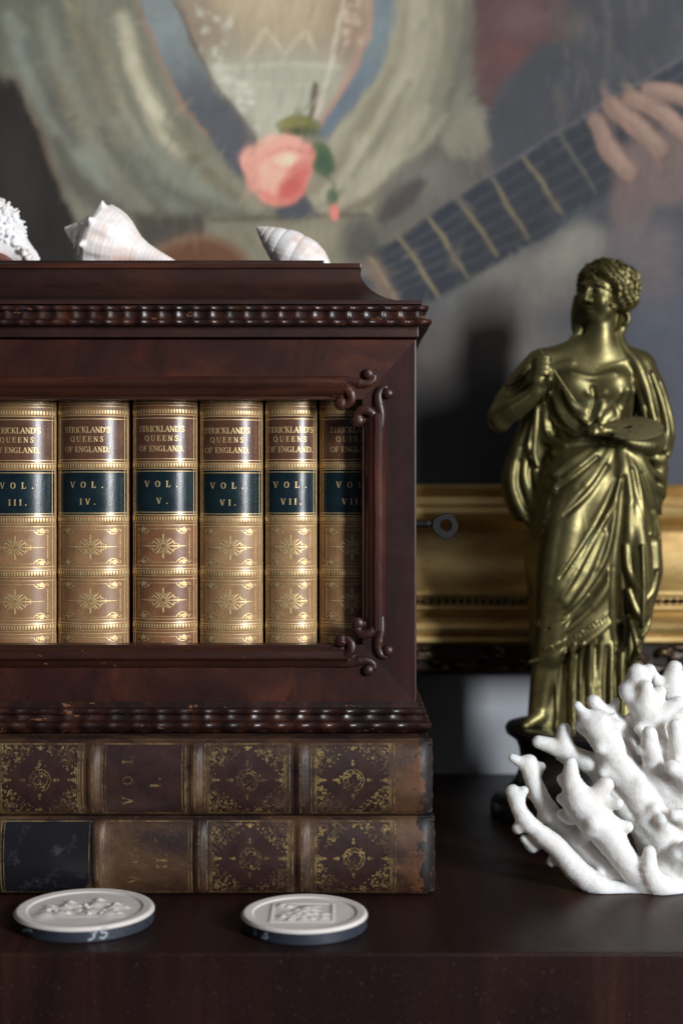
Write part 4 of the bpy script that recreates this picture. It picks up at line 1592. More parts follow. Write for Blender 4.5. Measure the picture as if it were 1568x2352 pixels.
        for a_ in (0, 90, 180, 270):
            q = math.radians(a_)
            T.dot(cx_ + 36 * px_ * math.cos(q), 36 * px_ * math.sin(q), 4.5 * px_, n=7)
            T.dot(cx_ + 43 * px_ * math.cos(q), 43 * px_ * math.sin(q), 3 * px_, n=6)
    # rules along the raised bands
    for q in bx:
        T.strip([(q, -H / 2), (q, H / 2)], 2.4 * px_)
    T.obj('gilt_tooling', M['worn_gilt'], root)
    # lettering reads upwards
    (p0, p1) = title_panel[title]
    T2 = Tool(lambda a, b_, l: surf(X(p0, FD) - b_, a, l), 0.00026, 0.002)
    u0 = 46 if title == 'I' else 58
    mid = -3 * px_
    T2.text('VOL', mid, -(u0 + 24) * px_, 24 * px_, 112 * px_, weight=1.0 if lift_v else 0.75)
    T2.text(title + '.', mid - 2 * px_, -(u0 + 88) * px_, 24 * px_, (24 if title == 'I' else 36) * px_, weight=1.0)
    T2.obj('lettering', M['worn_gilt'], root)
    return root


title_panel = {'I': (235, 425), 'II': (238, 440)}
folio(0.0545, 0.1066, 993, [(-485, -295), (-245, -52), (-8, 190), (235, 425), (470, 665), (715, 905)], 'I', None, 3,
      'upper of the two old brown leather folios under the case, marked VOL. I', True)
folio(0.0006, 0.0541, 998, [(-480, -290), (-240, -50), (2, 212), (238, 440), (475, 672), (715, 908)], 'II', (2, 212), 5,
      'lower of the two old brown leather folios, with a black patch on its spine', False)

# ------------------------------------------------------------------ shells on the lid
def shell_mat(name, base, tint, streak, sc=1.0, bump=0.3):
    w = Mat(name)
    a = w.noise(60 * sc, 4, 0.6, (1, 1, 1), 0.6)
    b = w.noise(26 * sc, 3, 0.55, (1, 1, 1), 1.0, loc=(2, 5, 1))
    c = w.mix(w.ramp(a, [(0.44, 0.0), (0.68, 0.85)]), base, tint)
    c = w.mix(w.ramp(b, [(0.52, 0.0), (0.66, 0.65)]), c, streak)
    w.color(c).set(rough=0.45, sss=0.12, sss_r=(0.8, 0.5, 0.4), sss_s=0.004)
    w.bump(w.noise(420 * sc, 4, 0.7), bump, 0.0006)
    return w.m


def rotframe(axis, up=(0, 0, 1)):
    a = np.array(axis, float)
    a /= np.linalg.norm(a)
    u = np.array(up, float)
    u = u - a * (u @ a)
    u /= np.linalg.norm(u)
    return a, u, np.cross(a, u)


M['whelk'] = shell_mat('whelk_shell', (0.88, 0.83, 0.80), (0.84, 0.68, 0.60), (0.78, 0.50, 0.38))
M['snail'] = shell_mat('pale_snail_shell', (0.88, 0.86, 0.84), (0.80, 0.66, 0.58), (0.66, 0.44, 0.33), 0.8, 0.12)
M['conch'] = shell_mat('white_conch_shell', (0.84, 0.83, 0.82), (0.80, 0.74, 0.70), (0.78, 0.55, 0.42), 0.7, 0.35)
w = Mat('red_shell_lip')
w.color(w.mix(w.noise(80, 3), (0.085, 0.018, 0.012), (0.17, 0.04, 0.026))).set(rough=0.35)
M['shell_lip'] = w.m

# whelk: spire to the left, long canal running down to the right
WD = 1.125
wl = thing('whelk_shell', (X(230, WD), WD, TOPZ), 'pinkish white whelk shell with a knobbed shoulder and long canal', 'shell', 'sea shells on top of the case')
A0 = np.array([X(146, WD), WD + 0.005, Z(523, WD)])
A1 = np.array([X(418, WD), WD - 0.012, Z(618, WD)])
ax, up, sd_ = rotframe(A1 - A0)
LEN = np.linalg.norm(A1 - A0)
pr = [(0.0, 0.005), (0.03, 0.028), (0.07, 0.06), (0.11, 0.085), (0.145, 0.125), (0.18, 0.150), (0.215, 0.195), (0.25, 0.235), (0.285, 0.285), (0.31, 0.292), (0.36, 0.285), (0.43, 0.262), (0.50, 0.222), (0.56, 0.175),
      (0.62, 0.132), (0.70, 0.098), (0.80, 0.072), (0.90, 0.052), (0.97, 0.036), (1.0, 0.012)]
pt = np.array(pr)
nt_, na_ = 170, 150
v = np.zeros((nt_, na_, 3))
for i in range(nt_):
    t = i / (nt_ - 1)
    for k in range(na_):
        th = 2 * math.pi * k / na_
        sh = 0.030 * (th / (2 * math.pi) - 0.5) * (1 if t < 0.5 else max(0, 1 - (t - 0.5) * 5))
        ts = min(1, max(0, t + sh))
        r = np.interp(ts, pt[:, 0], pt[:, 1])
        # whorl steps in the spire
        if ts < 0.28:
            ph = (ts * 11.0) % 1.0
            r += 0.012 * (ph ** 2.5) * min(1, ts * 8)
        kn = max(0, math.cos(9.5 * th + 1.1)) ** 2.2
        r += 0.055 * kn * math.exp(-((ts - 0.283) / 0.026) ** 2)
        r += 0.024 * max(0, math.cos(9.5 * th + 1.9)) ** 3 * math.exp(-((ts - 0.165) / 0.014) ** 2)
        r -= 0.014 * max(0, math.cos(9.5 * th + 1.1 + math.pi)) * math.exp(-((ts - 0.38) / 0.09) ** 2)
        r += 0.0007 * math.sin(ts * 190) + 0.0012 * math.sin(th * 61)
        off_ = 0.05 * max(0, ts - 0.45)
        P = A0 + ax * (LEN * t) + LEN * r * (up * math.cos(th) + sd_ * math.sin(th)) - up * LEN * off_ * 0.3
        v[i, k] = P
v[:, :, 2] = np.maximum(v[:, :, 2], TOPZ + 0.0004)
vv = np.concatenate([v, v[:, :1]], 1)
mesh_obj('body', vv.reshape(-1, 3), grid_faces(nt_, na_ + 1), M['whelk'], wl, flip=True)


SDp = 1.115
sn = thing('spiral_shell', (X(675, SDp), SDp, TOPZ), 'smooth pale shell with a pointed spire near the right end of the lid', 'shell', 'sea shells on top of the case')
apx = np.array([X(588, SDp), SDp + 0.004, Z(519, SDp)])
axis = np.array([X(588 + 0.80 * 210, SDp), SDp - 0.006, Z(519 + 0.60 * 210, SDp)]) - apx
ax, up, sd_ = rotframe(axis)
pxs = SDp / F_PX
al_ = np.array([0, 4, 20, 44, 75, 103, 139, 165, 189, 203, 209], float)
ra_ = np.array([0.3, 4.5, 15, 28.5, 42, 50, 52.5, 47, 34, 17, 3], float)
nt_, na_ = 190, 120
v = np.zeros((nt_, na_ + 1, 3))
for i in range(nt_):
    a = 209 * (i / (nt_ - 1)) ** 1.15
    for k in range(na_ + 1):
        th = 2 * math.pi * k / na_
        r = np.interp(a, al_, ra_)
        if a < 150:
            ph = (math.log(max(a, 1.0)) / math.log(1.62) - th / (2 * math.pi) + 0.35) % 1.0
            fade = 1 - sm(np.array(a), 105, 150)
            r *= 1 + float(fade) * (0.075 * math.sin(math.pi * ph) ** 0.6 - 0.05)
        r *= 1 + 0.004 * math.sin(th * 23 + a * 0.2)
        v[i, k] = apx + ax * a * pxs + r * pxs * (up * math.cos(th) + sd_ * math.sin(th))
v[:, :, 2] = np.maximum(v[:, :, 2], TOPZ + 0.0004)
mesh_obj('body', v.reshape(-1, 3), grid_faces(nt_, na_ + 1), M['snail'], sn, flip=True)

# frilled conch, cut by the left edge of the view
CD = 1.13
cn = thing('frilled_shell', (X(-40, CD), CD, TOPZ), 'rough frilled white shell at the left end of the lid', 'shell', 'sea shells on top of the case')
V_ = Vol((-190, 400, -80), (130, 660, 80), 1.7)
V_.ell((-40, 545, 0), (95, 92, 62), 10)
V_.ell((-85, 500, 0), (60, 62, 50), 12)
V_.chain([(20, 560, 0), (60, 595, 0), (84, 618, 0)], [44, 30, 14], 14)
rr = random.Random(4)
for row in range(15):
    a0 = -2.7 + row * 0.21
    for kk in range(15):
        u = a0 + rr.uniform(-0.07, 0.07)
        vv_ = -1.3 + kk * 0.19 + rr.uniform(-0.06, 0.06)
        base = np.array([-40 + 96 * math.cos(u) * math.cos(vv_), 545 + 93 * math.sin(u) * math.cos(vv_), 63 * math.sin(vv_)])
        nn = np.array([math.cos(u) * math.cos(vv_), math.sin(u) * math.cos(vv_), 1.3 * math.sin(vv_)])
        nn /= np.linalg.norm(nn)
        tg = np.array([rr.uniform(-1, 1), rr.uniform(-1, 1), rr.uniform(-1, 1)]) * 5
        V_.cap(base - nn * 3 - tg, base + nn * rr.uniform(1, 8) + tg, rr.uniform(4, 8), rr.uniform(2, 4.5), 3)
for kk in range(40):
    t = kk / 39
    p = np.array([8 + 76 * t, 528 + 84 * t, rr.uniform(-20, 42)])
    V_.cap(p, p + np.array([rr.uniform(4, 15), rr.uniform(-12, 2), rr.uniform(-6, 14)]), rr.uniform(5, 9), rr.uniform(2.5, 5), 4)
V_.ell((-30, 640, 30), (56, 34, 60), 6, 'sub')
vx, f = V_.mesh(1)


def from_px(vx, D):
    return np.stack([(vx[:, 0] - CX) * D / F_PX, D - vx[:, 2] * D / F_PX, CAMZ - (vx[:, 1] - HZ) * D / F_PX], -1)


vx = from_px(vx, CD)
vx[:, 2] = np.maximum(vx[:, 2], TOPZ + 0.0003)
mesh_obj('body', vx, f, M['conch'], cn, flip=True)
b = MB()
b.lathe([(0.003, 0), (0.016, 0.002), (0.019, 0.008), (0.014, 0.014), (0.004, 0.0165)], (X(-12, CD), CD - 0.004, TOPZ + 0.0005), 32)
b.obj('lip', M['shell_lip'], cn)

# ------------------------------------------------------------------ plaster medallions
w = Mat('plaster')
w.color(w.mix(w.noise(90, 4), (0.60, 0.54, 0.49), (0.70, 0.645, 0.60))).set(rough=0.7, sss=0.05, sss_r=(1, 0.8, 0.7), sss_s=0.002)
w.bump(w.noise(300, 3), 0.15, 0.0004)
M['plaster'] = w.m
w = Mat('slate_blue_paper')
w.color(w.mix(w.ramp(w.noise(70, 4, 0.7), [(0.5, 0.0), (0.75, 0.5)]), (0.020, 0.024, 0.036), (0.05, 0.058, 0.08))).set(rough=0.55)
M['slate'] = w.m
w = Mat('white_ink')
M['ink'] = w.color(w.mix(w.noise(900, 3, 0.7), (0.20, 0.24, 0.30), (0.50, 0.55, 0.60))).set(rough=0.8).m


def medallion(pxc, dc, R, H, text, relief, marks, seed):
    xc = X(pxc, dc)
    root = thing('medallion', (xc, dc, 0.0), text, 'medallion', 'plaster medallions lying in front of the folios')
    b = MB()
    b.lathe([(R * 0.972, 0.0002), (R * 0.985, 0.0008), (R * 0.985, H - 0.0013), (R * 0.96, H - 0.0013), (R * 0.95, H - 0.005)], (xc, dc, 0), 96)
    b.obj('side_band', M['slate'], root)
    nr, na = 84, 150
    v = np.zeros((nr, na + 1, 3))
    rad = np.linspace(0, 1, nr) ** 0.85
    TH = np.linspace(0, 2 * math.pi, na + 1)
    RR, TT = np.meshgrid(rad, TH, indexing='ij')
    xs, ys = RR * np.cos(TT), RR * np.sin(TT)
    z = np.full(RR.shape, -0.0012)
    rim = sm(RR, 0.80, 0.84) * 1.0
    z += 0.0011 * rim
    z += 0.0003 * np.exp(-((RR - 0.93) / 0.05) ** 2)
    z -= 0.0022 * sm(RR, 0.955, 1.0) ** 2
    hgt = np.zeros_like(z)
    for (kind, *a) in relief:
        if kind == 'b':
            x0, y0, sx, sy, hh = a
            hgt = np.maximum(hgt, 0.55 * hh * np.exp(-(((xs - x0) / sx) ** 2 + ((ys - y0) / sy) ** 2)))
        else:
            x0, y0, x1, y1, wd, hh = a
            d, _ = seg_d(xs, ys, (x0, y0), (x1, y1))
            hgt = np.maximum(hgt, 0.55 * hh * np.exp(-(d / wd) ** 2))
    z += hgt * (1 - sm(RR, 0.76, 0.80))
    v = np.stack([xc + R * xs, dc + R * ys, H + z], -1)
    skirt = v[-1:].copy()
    skirt[..., 2] = H - 0.0016
    v = np.concatenate([v, skirt], 0)
    mesh_obj('relief', v.reshape(-1, 3), grid_faces(nr + 1, na + 1), M['plaster'], root)
    for pts, wd in marks:
        vv, ff = [], []
        pts = curve2(pts, 5)
        P = np.array(pts)
        T = np.gradient(P, axis=0)
        T /= np.hypot(T[:, 0], T[:, 1])[:, None] + 1e-9
        b0 = len(vv)
        for p, t in zip(P, T):
            for s in (-1, 1):
                q = (p[0] - s * t[1] * wd / 2, p[1] + s * t[0] * wd / 2)
                a_ = -math.pi / 2 + q[0]
                vv.append((xc + (R * 0.985 + 0.0001) * math.cos(a_), dc + (R * 0.985 + 0.0001) * math.sin(a_), q[1] * R))
        for i in range(len(P) - 1):
            ff.append([b0 + 2 * i, b0 + 2 * i + 1, b0 + 2 * i + 3, b0 + 2 * i + 2])
        mesh_obj('ink_mark', vv, ff, M['ink'], root)
    return root


rr_ = random.Random(9)
rel1, rel2 = [], []
for (fx0, fy0, sc_) in [(0.12, 0.0, 1.0), (-0.28, -0.06, 0.85), (0.40, -0.10, 0.72), (-0.50, -0.16, 0.5)]:
    # a small draped figure: head, body, skirt, an arm
    rel1 += [('b', fx0 + 0.02, fy0 + 0.40 * sc_, 0.065, 0.075, 0.0038), ('b', fx0, fy0 + 0.16 * sc_, 0.10, 0.16 * sc_, 0.0036), ('b', fx0 - 0.02, fy0 - 0.16, 0.13, 0.16, 0.0032),
             ('s', fx0 + 0.05, fy0 + 0.26 * sc_, fx0 + 0.19, fy0 + 0.20 * sc_, 0.04, 0.0026)]
for q_ in range(22):
    rel1.append(('b', rr_.uniform(-0.55, 0.52), rr_.uniform(-0.30, 0.18), rr_.uniform(0.03, 0.07), rr_.uniform(0.03, 0.07), rr_.uniform(0.0028, 0.0046)))
rel1 += [('s', -0.62, -0.36, 0.58, -0.36, 0.05, 0.0014)]
rel2 += [('s', -0.52, -0.46, -0.52, 0.50, 0.028, 0.0012), ('s', 0.44, -0.46, 0.44, 0.50, 0.028, 0.0012), ('s', -0.52, 0.50, 0.44, 0.50, 0.028, 0.0012), ('s', -0.52, -0.46, 0.44, -0.46, 0.028, 0.0012)]
for q_ in range(26):
    rel2.append(('b', rr_.uniform(-0.38, 0.32), rr_.uniform(-0.38, 0.42), rr_.uniform(0.05, 0.11), rr_.uniform(0.05, 0.11), rr_.uniform(0.0016, 0.0032)))
rel2 += [('b', 0.02, 0.20, 0.12, 0.14, 0.0034), ('b', -0.18, -0.22, 0.11, 0.12, 0.0032), ('b', 0.12, -0.34, 0.08, 0.09, 0.0032), ('b', 0.29, -0.30, 0.09, 0.10, 0.0034)]
k1 = 0.30
# the inked numbers: a three and a five on the first, a pair of threes on the second; a smear on the left
m1 = [([(0.24, 0.155), (0.30, 0.165), (0.335, 0.14), (0.29, 0.115), (0.31, 0.09), (0.27, 0.055), (0.22, 0.045)], 0.026),
      ([(0.50, 0.185), (0.42, 0.18), (0.41, 0.13), (0.47, 0.125), (0.48, 0.085), (0.43, 0.05), (0.385, 0.065)], 0.026), ([(-0.86, 0.075), (-0.78, 0.10), (-0.70, 0.12), (-0.64, 0.11)], 0.04)]
m2 = [([(-0.92, 0.175), (-0.86, 0.185), (-0.84, 0.14), (-0.88, 0.12), (-0.82, 0.09), (-0.88, 0.06)], 0.024), ([(-0.66, 0.19), (-0.60, 0.18), (-0.60, 0.14), (-0.64, 0.125), (-0.58, 0.09), (-0.64, 0.06), (-0.70, 0.075)], 0.024)]
medallion(195.5, 0.9130, 0.0446, 0.0094, 'larger white medallion with a frieze of small figures, in front of the black-patched folio', rel1, m1, 1)
medallion(699.5, 0.9040, 0.0402, 0.0094, 'smaller white medallion with a square framed relief, nearer the folio corner', rel2, m2, 2)

# ------------------------------------------------------------------ coral
w = Mat('white_coral')
a = w.noise(900, 3, 0.7)
w.color(w.mix(w.noise(40, 3), (0.79, 0.755, 0.70), (0.88, 0.87, 0.85))).set(rough=0.95, sss=0.6, sss_r=(1.0, 0.72, 0.5), sss_s=0.009, sheen=0.2)
w.bump(a, 0.9, 0.0008)
M['coral'] = w.m
KDp = 1.0
V_ = Vol((1120, 1490, -150), (1860, 2090, 130), 2.8)


def br(pts, r, k=18):
    """(x, y, z) px at depth 1 m, z towards the camera"""
    V_.chain(pts, r, k, sub=4)


core = (1600, 1985, -20)
# long low branch at the front
br([(1172, 1812, 30), (1191, 1858, 38), (1228, 1898, 45), (1273, 1936, 50), (1312, 1981, 55), (1352, 2013, 58), (1397, 2037, 55), (1471, 2046, 45), (1540, 2040, 20), (1620, 2020, -10)], [16, 17, 20, 24, 26, 27, 28, 30, 36, 44])
for p, q, r in [((1200, 1885, 40), (1178, 1896, 40), 11), ((1236, 1915, 30), (1217, 1944, 20), 14), ((1275, 1955, 40), (1253, 1976, 40), 9), ((1196, 1868, 45), (1214, 1890, 56), 9), ((1330, 2010, 40), (1312, 2016, 20), 9)]:
    V_.cap(p, (np.array(p) * 0.3 + np.array(q) * 0.7), r + 5, r + 2, 12)
# second branch just behind it
br([(1217, 1756, -20), (1226, 1798, -15), (1250, 1848, -8), (1288, 1899, 0), (1336, 1945, 8), (1384, 1985, 15), (1430, 2020, 20)], [19, 20, 21, 24, 25, 25, 28])
# stubby middle branch
br([(1302, 1742, 50), (1304, 1784, 52), (1322, 1830, 56), (1350, 1860, 58), (1385, 1905, 60), (1412, 1945, 58), (1445, 1985, 50), (1490, 2020, 35)], [13, 21, 38, 42, 36, 30, 28, 34])
for p, q, r in [((1352, 1822, 62), (1378, 1790, 62), 17), ((1385, 1830, 70), (1403, 1829, 78), 10), ((1400, 1880, 60), (1427, 1884, 66), 11), ((1295, 1830, 45), (1283, 1826, 40), 11), ((1292, 1790, 45), (1281, 1782, 40), 8), ((1300, 1870, 45), (1284, 1862, 34), 9), ((1340, 1880, 85), (1345, 1872, 92), 16)]:
    V_.cap(p, q, r + 4, r + 2, 12)
# forked branch left of centre
br([(1242, 1712, -45), (1272, 1722, -45), (1320, 1742, -40), (1366, 1764, -35), (1398, 1800, -28), (1428, 1846, -20), (1475, 1900, -10), (1530, 1960, 0)], [15, 18, 22, 25, 27, 28, 30, 36])
V_.cap((1300, 1722, -42), (1302, 1682, -45), 20, 15, 10)
V_.cap((1310, 1730, -42), (1322, 1760, -50), 18, 14, 10)
# broad fin branch
br([(1352, 1652, -5), (1372, 1670, -8), (1396, 1708, -10), (1420, 1752, -10), (1450, 1800, -8), (1478, 1850, -5), (1520, 1920, 0)], [20, 38, 36, 36, 38, 38, 42])
V_.cap((1376, 1668, -5), (1338, 1668, -12), 26, 17, 12)
V_.cap((1400, 1690, 0), (1412, 1668, 4), 22, 15, 10)
# branch behind that
br([(1375, 1624, -70), (1396, 1648, -70), (1426, 1680, -62), (1460, 1730, -52), (1500, 1800, -42), (1560, 1900, -30)], [18, 21, 24, 30, 38, 44])
V_.cap((1426, 1680, -62), (1450, 1672, -64), 24, 18, 12)
# top branch
br([(1470, 1550, -40), (1474, 1576, -38), (1486, 1622, -34), (1500, 1668, -32), (1512, 1730, -30), (1530, 1800, -28), (1570, 1900, -25)], [21, 28, 34, 32, 34, 38, 46])
V_.cap((1476, 1570, -42), (1499, 1548, -42), 22, 16, 10)
V_.cap((1484, 1620, -20), (1484, 1580, -8), 24, 17, 8)
V_.cap((1472, 1625, -30), (1446, 1590, -34), 22, 17, 10)
V_.cap((1446, 1600, -32), (1448, 1584, -44), 15, 14, 10)
V_.cap((1505, 1630, -30), (1523, 1592, -32), 20, 14, 10)
V_.cap((1510, 1650, -20), (1560, 1618, -16), 22, 15, 12)
# off to the right
br([(1566, 1545, -75), (1560, 1590, -72), (1570, 1660, -65), (1590, 1760, -55), (1610, 1870, -40)], [18, 30, 34, 36, 46])
V_.cap((1560, 1600, -72), (1532, 1583, -74), 22, 16, 10)
br([(1640, 1560, -40), (1640, 1640, -40), (1630, 1740, -36), (1620, 1860, -30)], [18, 28, 34, 44])
br([(1740, 1640, -20), (1710, 1710, -20), (1680, 1800, -20), (1640, 1900, -20)], [18, 26, 32, 46])
br([(1800, 1780, 0), (1750, 1840, 0), (1690, 1910, -5), (1640, 1970, -10)], [17, 26, 32, 46])
br([(1790, 1930, 20), (1730, 1970, 14), (1660, 2000, 0)], [18, 26, 40])
# knobs facing the viewer
br([(1482, 1678, 40), (1484, 1712, 34), (1500, 1760, 5), (1520, 1810, -15)], [17, 21, 24, 30])
V_.cap((1484, 1718, 30), (1462, 1716, 34), 14, 11, 8)
br([(1543, 1662, 30), (1549, 1708, 26), (1556, 1770, 0), (1570, 1830, -10)], [16, 20, 24, 30])
br([(1528, 1752, 55), (1560, 1772, 40), (1590, 1820, 0)], [17, 22, 30])
br([(1532, 1858, 60), (1560, 1868, 40), (1590, 1890, 0)], [13, 18, 28])
br([(1474, 1936, 80), (1474, 1985, 80), (1500, 2018, 68), (1550, 2040, 40), (1600, 2030, 0)], [14, 23, 30, 34, 40])
br([(1440, 1990, 62), (1460, 2010, 58), (1500, 2030, 40)], [18, 24, 30])
br([(1560, 1930, 70), (1580, 1970, 55), (1600, 2000, 20)], [18, 26, 36])
br([(1640, 1800, 60), (1640, 1850, 45), (1630, 1920, 10)], [17, 26, 36])
V_.ell((1520, 1830, -78), (95, 120, 40), 26)
V_.ell((1600, 1720, -80), (70, 110, 40), 26)
for (a_, b__, c_, r1, r2) in [((1432, 1800, -8), (1404, 1782, 6), 0, 20, 13), ((1462, 1826, 0), (1462, 1790, 22), 0, 22, 13), ((1388, 1700, 5), (1374, 1716, 20), 0, 18, 12), ((1500, 1690, -24), (1470, 1676, -10), 0, 20, 13), ((1260, 1868, 5), (1246, 1880, -6), 0, 16, 11),
                              ((1480, 1880, 10), (1494, 1850, 36), 0, 22, 13), ((1520, 1900, 20), (1506, 1872, 50), 0, 22, 14), ((1560, 1960, 40), (1536, 1944, 66), 0, 24, 14), ((1540, 1800, 0), (1566, 1790, 30), 0, 24, 15), ((1330, 1930, 16), (1338, 1908, 30), 0, 18, 11),
                              ((1400, 1760, -6), (1382, 1772, 10), 0, 20, 12), ((1530, 1730, -20), (1520, 1712, 4), 0, 20, 12), ((1590, 1640, -60), (1574, 1626, -40), 0, 20, 14), ((1580, 1700, -50), (1560, 1690, -24), 0, 22, 14)]:
    V_.cap(a_, b__, r1, r2, 14)
V_.ell((1610, 1985, -20), (130, 78, 90), 24)
V_.ell((1560, 1930, -35), (95, 90, 60), 24)
# short budding knobs all over the branches
vk, _f = V_.mesh(0)
kr = np.random.default_rng(17)
picked = []
for i_ in kr.permutation(len(vk)):
    p = vk[i_]
    if p[1] > 2010 or any(np.sum((p - q) ** 2) < 44 ** 2 for q in picked):
        continue
    g_ = [int(round((p[a_] - V_.lo[a_]) / V_.h)) for a_ in range(3)]
    if min(g_) < 2 or any(g_[a_] > V_.n[a_] - 3 for a_ in range(3)):
        continue
    nv = np.array([V_.F[g_[0] + 1, g_[1], g_[2]] - V_.F[g_[0] - 1, g_[1], g_[2]], V_.F[g_[0], g_[1] + 1, g_[2]] - V_.F[g_[0], g_[1] - 1, g_[2]], V_.F[g_[0], g_[1], g_[2] + 1] - V_.F[g_[0], g_[1], g_[2] - 1]], float)
    nl = np.linalg.norm(nv)
    if nl < 1e-6 or not np.isfinite(nl):
        continue
    nv = nv / nl + np.array([-0.15, -0.5, 0.0])
    picked.append(p)
    if len(picked) % 2 and nv[2] < 0.45:
        L_ = kr.uniform(6, 20)
        V_.cap(p - nv * 6, p + nv * L_, kr.uniform(11, 15), kr.uniform(8, 11), 12)
    if len(picked) > 150:
        break
# knobbly texture
gx = V_.ax[0][:, None, None]
gy = V_.ax[1][None, :, None]
gz = V_.ax[2][None, None, :]
V_.F += (0.9 * np.sin(gx / 7.0 + 1.3 * np.sin(gy / 11.0)) * np.sin(gy / 8.0 + np.sin(gz / 9.0)) * np.sin(gz / 7.5 + np.sin(gx / 13.0))).astype(np.float32)
V_.F += (1.6 * np.sin(gx / 23.0 + 2) * np.sin(gy / 19.0) * np.sin(gz / 21.0)).astype(np.float32)
vx, f = V_.mesh(1)
vx = from_px(vx, KDp)
low = vx[:, 2].min()
vx[:, 2] = np.maximum(vx[:, 2] - max(0, low - 0.0) * 0, 0.0004)
coral = thing('coral', (X(1600, 1.0), 1.0, 0), 'branching piece of white coral at the right front of the sideboard', 'coral')
co_ = mesh_obj('branches', vx, f, M['coral'], coral, flip=True)
# the short bristles that fringe the branches
fr_ = np.random.default_rng(5)
nsel = 60000
tri = vx[f]
nrm_ = np.cross(tri[:, 2] - tri[:, 0], tri[:, 3] - tri[:, 1])
nrm_ /= np.linalg.norm(nrm_, axis=1)[:, None] + 1e-12
cen = tri.mean(1)
ids = fr_.choice(len(f), min(nsel, len(f)), replace=False)
cdir = np.array([0, 0, CAMZ]) - cen[ids]
nn = -nrm_[ids]
tt_ = np.cross(nn, fr_.normal(size=nn.shape))
tt_ /= np.linalg.norm(tt_, axis=1)[:, None] + 1e-12
bt = np.cross(nn, tt_)
ln_ = (0.0003 + 0.0006 * fr_.random(len(ids)))[:, None]
wd_ = 0.00022
base = cen[ids]
vb = np.stack([base + tt_ * wd_, base - 0.5 * tt_ * wd_ + 0.87 * bt * wd_, base - 0.5 * tt_ * wd_ - 0.87 * bt * wd_, base + nn * ln_], 1)
n = len(ids)
idx = np.arange(n)[:, None] * 4
ff = np.concatenate([idx + [0, 1, 3], idx + [1, 2, 3], idx + [2, 0, 3]])
keep = vb[:, 3, 2].min() > -1
vb[:, :, 2] = np.maximum(vb[:, :, 2], 0.0003)
bo = mesh_obj('polyp_bristles', vb.reshape(-1, 3), ff, M['coral'], co_, smooth=False)
bo['kind'] = 'stuff'
# ------------------------------------------------------------------ bronze statuette, modelled in px of the photograph at its own depth
STD = 1.215
SPX = STD / F_PX
w = Mat('olive_bronze')
g1 = w.noise(45, 4, 0.6)
g2 = w.noise(130, 5, 0.7)
c = w.ramp(g1, [(0.3, (0.085, 0.071, 0.027)), (0.55, (0.145, 0.121, 0.046)), (0.8, (0.19, 0.160, 0.066))])
c = w.mix(w.ramp(g2, [(0.54, 0.0), (0.70, 0.75)]), c, (0.055, 0.070, 0.042))
w.color(c).set(metal=0.80, spec=0.6)
w.rough(g2, 0.31, 0.48)
w.bump(w.noise(420, 4, 0.7), 0.10, 0.0005)
M['bronze'] = w.m
w = Mat('dull_bronze')
c = w.mix(w.ramp(w.noise(110, 3, 0.6), [(0.56, 0.0), (0.66, 0.8)]), (0.13, 0.108, 0.046), (0.035, 0.042, 0.028))
M['bronze_flat'] = w.color(c).set(metal=0.3, rough=0.5).m
w = Mat('black_marble')
M['black_base'] = w.color(w.mix(w.noise(40, 4), (0.004, 0.004, 0.005), (0.012, 0.011, 0.012))).set(rough=0.3).m

statue = thing('statuette', (X(1330, STD), STD, 0.0), 'olive bronze statuette of a draped woman holding a palette and brush, on a black base', 'statuette')

V_ = Vol((1105, 575, -110), (1560, 1690, 134), 2.15)
YS = V_.ax[1]
AX, AZ = V_.ax[0], V_.ax[2]


def loft(rows, k=8, mod=None):
    """rows: (y, cx, half width, cz, half depth)"""
    R = np.array(rows, float)
    R = R[np.argsort(R[:, 0])]

    def fn(x, y, z):
        yy = np.clip(y, R[0, 0], R[-1, 0])
        p = [np.interp(yy.ravel(), R[:, 0], R[:, i]).reshape(yy.shape) for i in range(1, 5)]
        q = np.sqrt(((x - p[0]) / p[1]) ** 2 + ((z - p[2]) / p[3]) ** 2)
        m = np.minimum(p[1], p[3])
        d = (q - 1) * m
        if mod is not None:
            d = d - mod(x, y, z, p)
        return np.maximum(d, np.maximum(R[0, 0] - y, y - R[-1, 0])).astype(np.float32)
    V_.op(fn, (R[:, 1].min() - R[:, 2].max(), R[0, 0], R[:, 3].min() - R[:, 4].max()), (R[:, 1].max() + R[:, 2].max(), R[-1, 0], R[:, 3].max() + R[:, 4].max()), k, pad=14)


def zfront(x, y):
    i = int(np.clip(round((x - V_.lo[0]) / V_.h), 0, V_.n[0] - 1))
    j = int(np.clip(round((y - V_.lo[1]) / V_.h), 0, V_.n[1] - 1))
    col = np.nonzero(V_.F[i, j] < 0)[0]
    return AZ[col[-1]] if len(col) else None


def onsurf(pts, r, lift, sub=6):
    P, R_ = smooth_path([np.array(p, float) for p in pts], list(r), sub)
    out, rad, last = [], [], None
    for p, rr_ in zip(P, R_):
        z = zfront(p[0], p[1])
        if z is None:
            z = last
        if z is None:
            continue
        last = z
        out.append((p[0], p[1], z + lift * rr_))
        rad.append(rr_)
    # even the depth out so that a fold runs smoothly
    zz = np.array([q[2] for q in out])
    for _ in range(14):
        zz[1:-1] = (zz[:-2] + 2 * zz[1:-1] + zz[2:]) / 4
    return [(q[0], q[1], z) for q, z in zip(out, zz)], rad


def ridge(pts, r, lift=-0.42, k=11):
    r = r if hasattr(r, '__len__') else [r * 0.6] + [r] * (len(pts) - 2) + [r * 0.6]
    P, R_ = onsurf(pts, r, lift)
    V_.chain(P, R_, k)


def groove(pts, r, lift=0.35, k=9):
    r = r if hasattr(r, '__len__') else [r * 0.5] + [r] * (len(pts) - 2) + [r * 0.5]
    P, R_ = onsurf(pts, r, lift)
    V_.chain(P, R_, k, 'sub')


